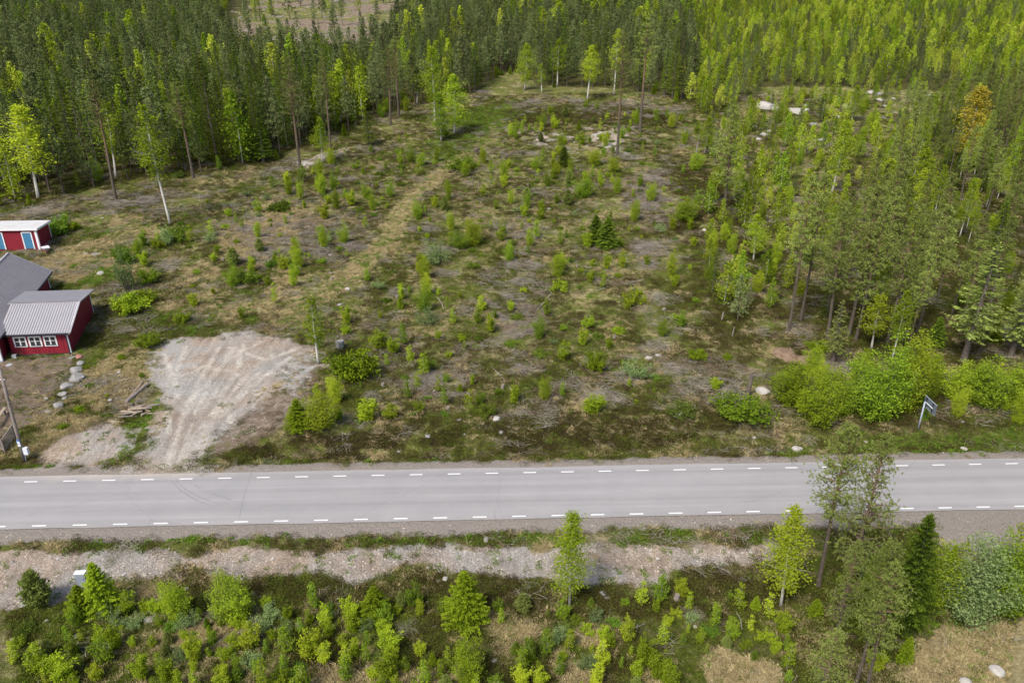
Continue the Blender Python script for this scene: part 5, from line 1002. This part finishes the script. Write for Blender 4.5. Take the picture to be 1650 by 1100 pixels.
m = MB(); m.box(zr(Fn+e4*.03-e3*.08, (zn+zw)/2+.1), .05, .18, zw-zn-.2, (e4, e3, UP)); hb(m, 'corner_board', M['white'])
m = MB(); m.bar(zr(Nn-e3*.06+e4*.06, zn+.35), zr(Nn-e3*.06-e4*HW, zn+.35), .08, .22); hb(m, 'plinth', M['concrete'])
# steps and a block at the annex foot
o = MB(); p_ = G(24, 576); o.box(Vector((0, 0, .15)), .42, .35, .36, (e1, e2, UP)); o = o.build('concrete_block', M['concrete']); o.location = p_; tag(o, 'small pale concrete block against the annex wall under the windows', 'block')
o = MB(); o.tube([(0, 0, -.02), (0, 0, .05)], [.30, .28], 12); o = o.build('well_cover', M['concrete']); o.location = G(15, 588); tag(o, 'flat grey cover in the yard near the house corner', 'cover')
# --- shed
zs = zgr(Vector((-63, 102, 0)))-.25; Sb = Vector((-62.4, 100.4, 0)); s1 = Vector((math.cos(R(3)), math.sin(R(3)), 0)); s2 = Vector((-math.sin(R(9)), math.cos(R(9)), 0)); SW = 14.; SD = 4.3; zf, zk = 5.02, 4.72
shed = empty('shed', (Sb.x, Sb.y, zs)); tag(shed, 'low red shed with flat white roof and blue doors', 'shed')
def sb(m, name, mat, parent=None): m.v = [Vector(v)-shed.location for v in m.v]; return m.build(name, mat, parent or shed)
m = MB(); prism(m, [zr(Sb, zs), zr(Sb+s2*SD, zs), zr(Sb+s2*SD-s1*SW, zs), zr(Sb-s1*SW, zs)], [zr(Sb, zf-.05), zr(Sb+s2*SD, zk-.05), zr(Sb+s2*SD-s1*SW, zk-.05), zr(Sb-s1*SW, zf-.05)]); sb(m, 'wall', M['red'])
m = MB(); r0 = [zr(Sb+s1*.3-s2*.25, zf), zr(Sb+s1*.3+s2*(SD+.25), zk), zr(Sb-s1*(SW+.3)+s2*(SD+.25), zk), zr(Sb-s1*(SW+.3)-s2*.25, zf)]; prism(m, [p_-UP*.0 for p_ in r0], [p_+UP*.12 for p_ in r0]); sb(m, 'roof', M['roof_white'])
m = MB(); m.bar(r0[0]+s1*.02-UP*.02, r0[1]+s1*.02-UP*.02, .04, .24); m.bar(r0[0]-s2*.02-UP*.02, r0[3]-s2*.02-UP*.02, .04, .20); sb(m, 'fascia', M['white'])
m = MB(); m.box(zr(Sb-s1*.12-s2*.03, (zs+zf)/2), .26, .05, zf-zs-.15, (s1, s2, UP)); m.box(zr(Sb+s1*.03+s2*.07, (zs+zf)/2), .05, .2, zf-zs-.15, (s1, s2, UP)); sb(m, 'corner_board', M['white'])
m = MB(); m.box(zr(Sb+s1*.03+s2*(SD-.07), (zs+zk)/2), .05, .18, zk-zs-.15, (s1, s2, UP)); sb(m, 'corner_board', M['white'])
for s in (1.30, 5.0, 9.0):
    c = zr(Sb-s1*s-s2*.02, zs+.25+1.12); m = MB(); m.box(c, 1.06, .06, 2.15, (s1, s2, UP)); d_ = sb(m, 'door', M['blue'])
    m = MB(); [m.box(c+s1*u-s2*.02, .14, .10, 2.3, (s1, s2, UP)) for u in (-.6, .6)]; m.box(c+UP*1.15-s2*.02, 1.06, .10, .14, (s1, s2, UP)); m.v = [Vector(v)-shed.location for v in m.v]; m.build('door_frame', M['white'], d_)
    m = MB(); m.box(c+s1*.42-s2*.06, .10, .06, .04, (s1, s2, UP)); m.v = [Vector(v)-shed.location for v in m.v]; m.build('handle', M['gutter'], d_)
# --- wheelbarrow at the shed end
wb = empty('wheelbarrow', G(75, 407), R(-50)); wb.scale = (1.2, 1.2, 1.2); tag(wb, 'wheelbarrow with red handles and pale tray tipped beside the shed', 'wheelbarrow'); M['redsteel'] = paintmat('red steel', (.45, .05, .05))
m = MB(); a_ = [(-.3, -.25, .35), (.3, -.25, .35), (.3, .25, .35), (-.3, .25, .35)]; b_ = [(-.45, -.38, .62), (.5, -.38, .62), (.5, .38, .62), (-.45, .38, .62)]
for i in range(4): j = (i+1) % 4; m.quad(a_[i], a_[j], b_[j], b_[i])
m.quad(*a_); m.build('tray', M['cabinet_top'], wb)
m = MB(); [m.tube([(.65, y*.1, .2), (.2, y*.25, .33), (-.5, y*.3, .45), (-1.05, y*.32, .62)], .022, 6) for y in (-1, 1)]; m.build('frame', M['redsteel'], wb)
m = MB(); m.tube([(.65, -.05, .2), (.65, .05, .2)], .2, 14); m.build('wheel', M['gutter'], wb)
for y in (-1, 1): m = MB(); m.tube([(-.35, y*.28, .42), (-.45, y*.28, 0)], .018, 6); m.build('leg', M['redsteel'], wb)

# ------------------------------------------------------------------ roadside furniture
p = G(40, 743); pole = empty('utility_pole', p); tag(pole, 'grey wooden utility pole with small blue and white plate by the road', 'pole')
LN = Vector((.035, 0, 1)).normalized(); m = MB(); m.tube([-LN*.6, LN*3, LN*6, LN*8.6], [.15, .14, .125, .11], 12); m.build('post', M['wood_old'], pole, True)
m = MB(); m.box(LN*1.85+Vector((.0, -.155, 0)), .22, .02, .62); pl_ = m.build('sign_plate', M['cabinet_top'], pole)
M['signblue'] = paintmat('sign blue', (.03, .16, .45)); m = MB(); m.box(LN*2.1+Vector((.0, -.17, 0)), .20, .008, .16); m.box(LN*1.78+Vector((-.06, -.17, 0)), .05, .008, .12); m.build('plate_marking', M['signblue'], pl_)
m = MB(); m.box(LN*1.05+Vector((.36, -.05, 0)), .36, .24, .62); bx = m.build('meter_box', M['cabinet_top'], pole); m = MB(); m.tube([LN*.75+Vector((.22, -.05, 0)), LN*.4+Vector((.17, -.05, 0)), Vector((.16, -.05, -.2))], .03, 8); m.build('conduit', M['galv'], bx)
m = MB(); m.tube([LN*7.6+Vector((-.16, 0, 0)), LN*7.6+Vector((.16, 0, 0))], .05, 8); m.build('insulator', M['white'], pole)
# road sign seen from behind
p = G(1479, 692); sg = empty('road_sign', p); tag(sg, 'road sign on grey post seen from behind among bushes', 'sign'); dz = UP
sdir = Vector((.06, -1, 0)).normalized(); snor = Vector((-1, -.06, 0)).normalized()
m = MB(); m.tube([Vector((0, 0, -.4)), Vector((0, 0, 2.75))], .07, 10); m.build('post', M['galv'], sg, True)
pc = Vector((.22, 0, 2.55))-snor*.12+sdir*.28; m = MB(); m.box(pc, 1.75, .03, .92, (sdir, snor, UP)); pn = m.build('panel', M['galv_light'], sg)
for u in (-.55, .42): m = MB(); m.box(pc+sdir*u+snor*.05, .10, .05, .88, (sdir, snor, UP)); m.build('bracket', M['gutter'], sg)
m = MB(); m.box(pc+snor*.085-sdir*.06, 1.15, .05, .07, (sdir, snor, UP)); m.build('crossbar', M['cabinet_top'], sg)
m = MB(); [m.box(pc+UP*s_*.47, 1.77, .06, .03, (sdir, snor, UP)) for s_ in (-1, 1)]; m.build('panel_edge', M['galv'], pn)
# grey cabinet on the bank
p = G(134, 940); cb_ = empty('electrical_cabinet', p, R(2)); tag(cb_, 'small grey electrical cabinet standing in grit behind yellow spruce saplings', 'cabinet')
m = MB(); m.box((0, 0, .42), .62, .30, 1.0); m.build('housing', M['cabinet'], cb_); m = MB(); m.box((0, 0, .95), .70, .38, .07); m.build('lid', M['cabinet_top'], cb_)
m = MB(); m.box((0, -.155, .50), .54, .012, .76); d_ = m.build('door', M['cabinet'], cb_); m = MB(); m.box((.20, -.17, .52), .03, .02, .10); m.build('handle', M['gutter'], d_)
# picket fence pieces and the plank at the yard edge
fp = [G(9, 730), G(25, 706)]; f3 = G(-6, 722)
def fence(a, b, label):
    r = empty('picket_fence', a); tag(r, label, 'fence'); d = (b-a); L = Vector((d.x, d.y, 0)).length; dx = Vector((d.x, d.y, 0)).normalized(); nrm = dx.cross(UP); n = max(3, int(L/.14))
    for k in (0, 1): m = MB(); q_ = d*k; m.box(q_+UP*.62, .11, .11, 1.35, (dx, nrm, UP)); m.build('post', M['wood_old'], r)
    for z in (.25, 1.22): m = MB(); m.bar(UP*z, d+UP*z, .06, .09); m.build('rail', M['wood_old'], r)
    m = MB()
    for k in range(1, n): m.box(d*(k/n)+UP*.74-nrm*.05, .085, .02, .98, (dx, nrm, UP))
    m.build('pickets', M['wood_old'], r)
fence(fp[0], fp[1], 'weathered grey picket fence panel beside the utility pole'); fence(f3, fp[0], 'short grey picket fence panel cut by the photo edge')
A_ = G(-8, 690); B_ = G(10, 664); pk = empty('plank_bench', A_); tag(pk, 'pale plank bench cut by the photo edge in the yard', 'bench'); d = B_-A_
m = MB(); m.bar(UP*.48, d+UP*.48, .28, .06); m.build('seat', M['wood_cut'], pk)
for k in (.1, .88): m = MB(); m.box(d*k+UP*.21, .1, .24, .46); m.build('leg', M['wood_old'], pk)
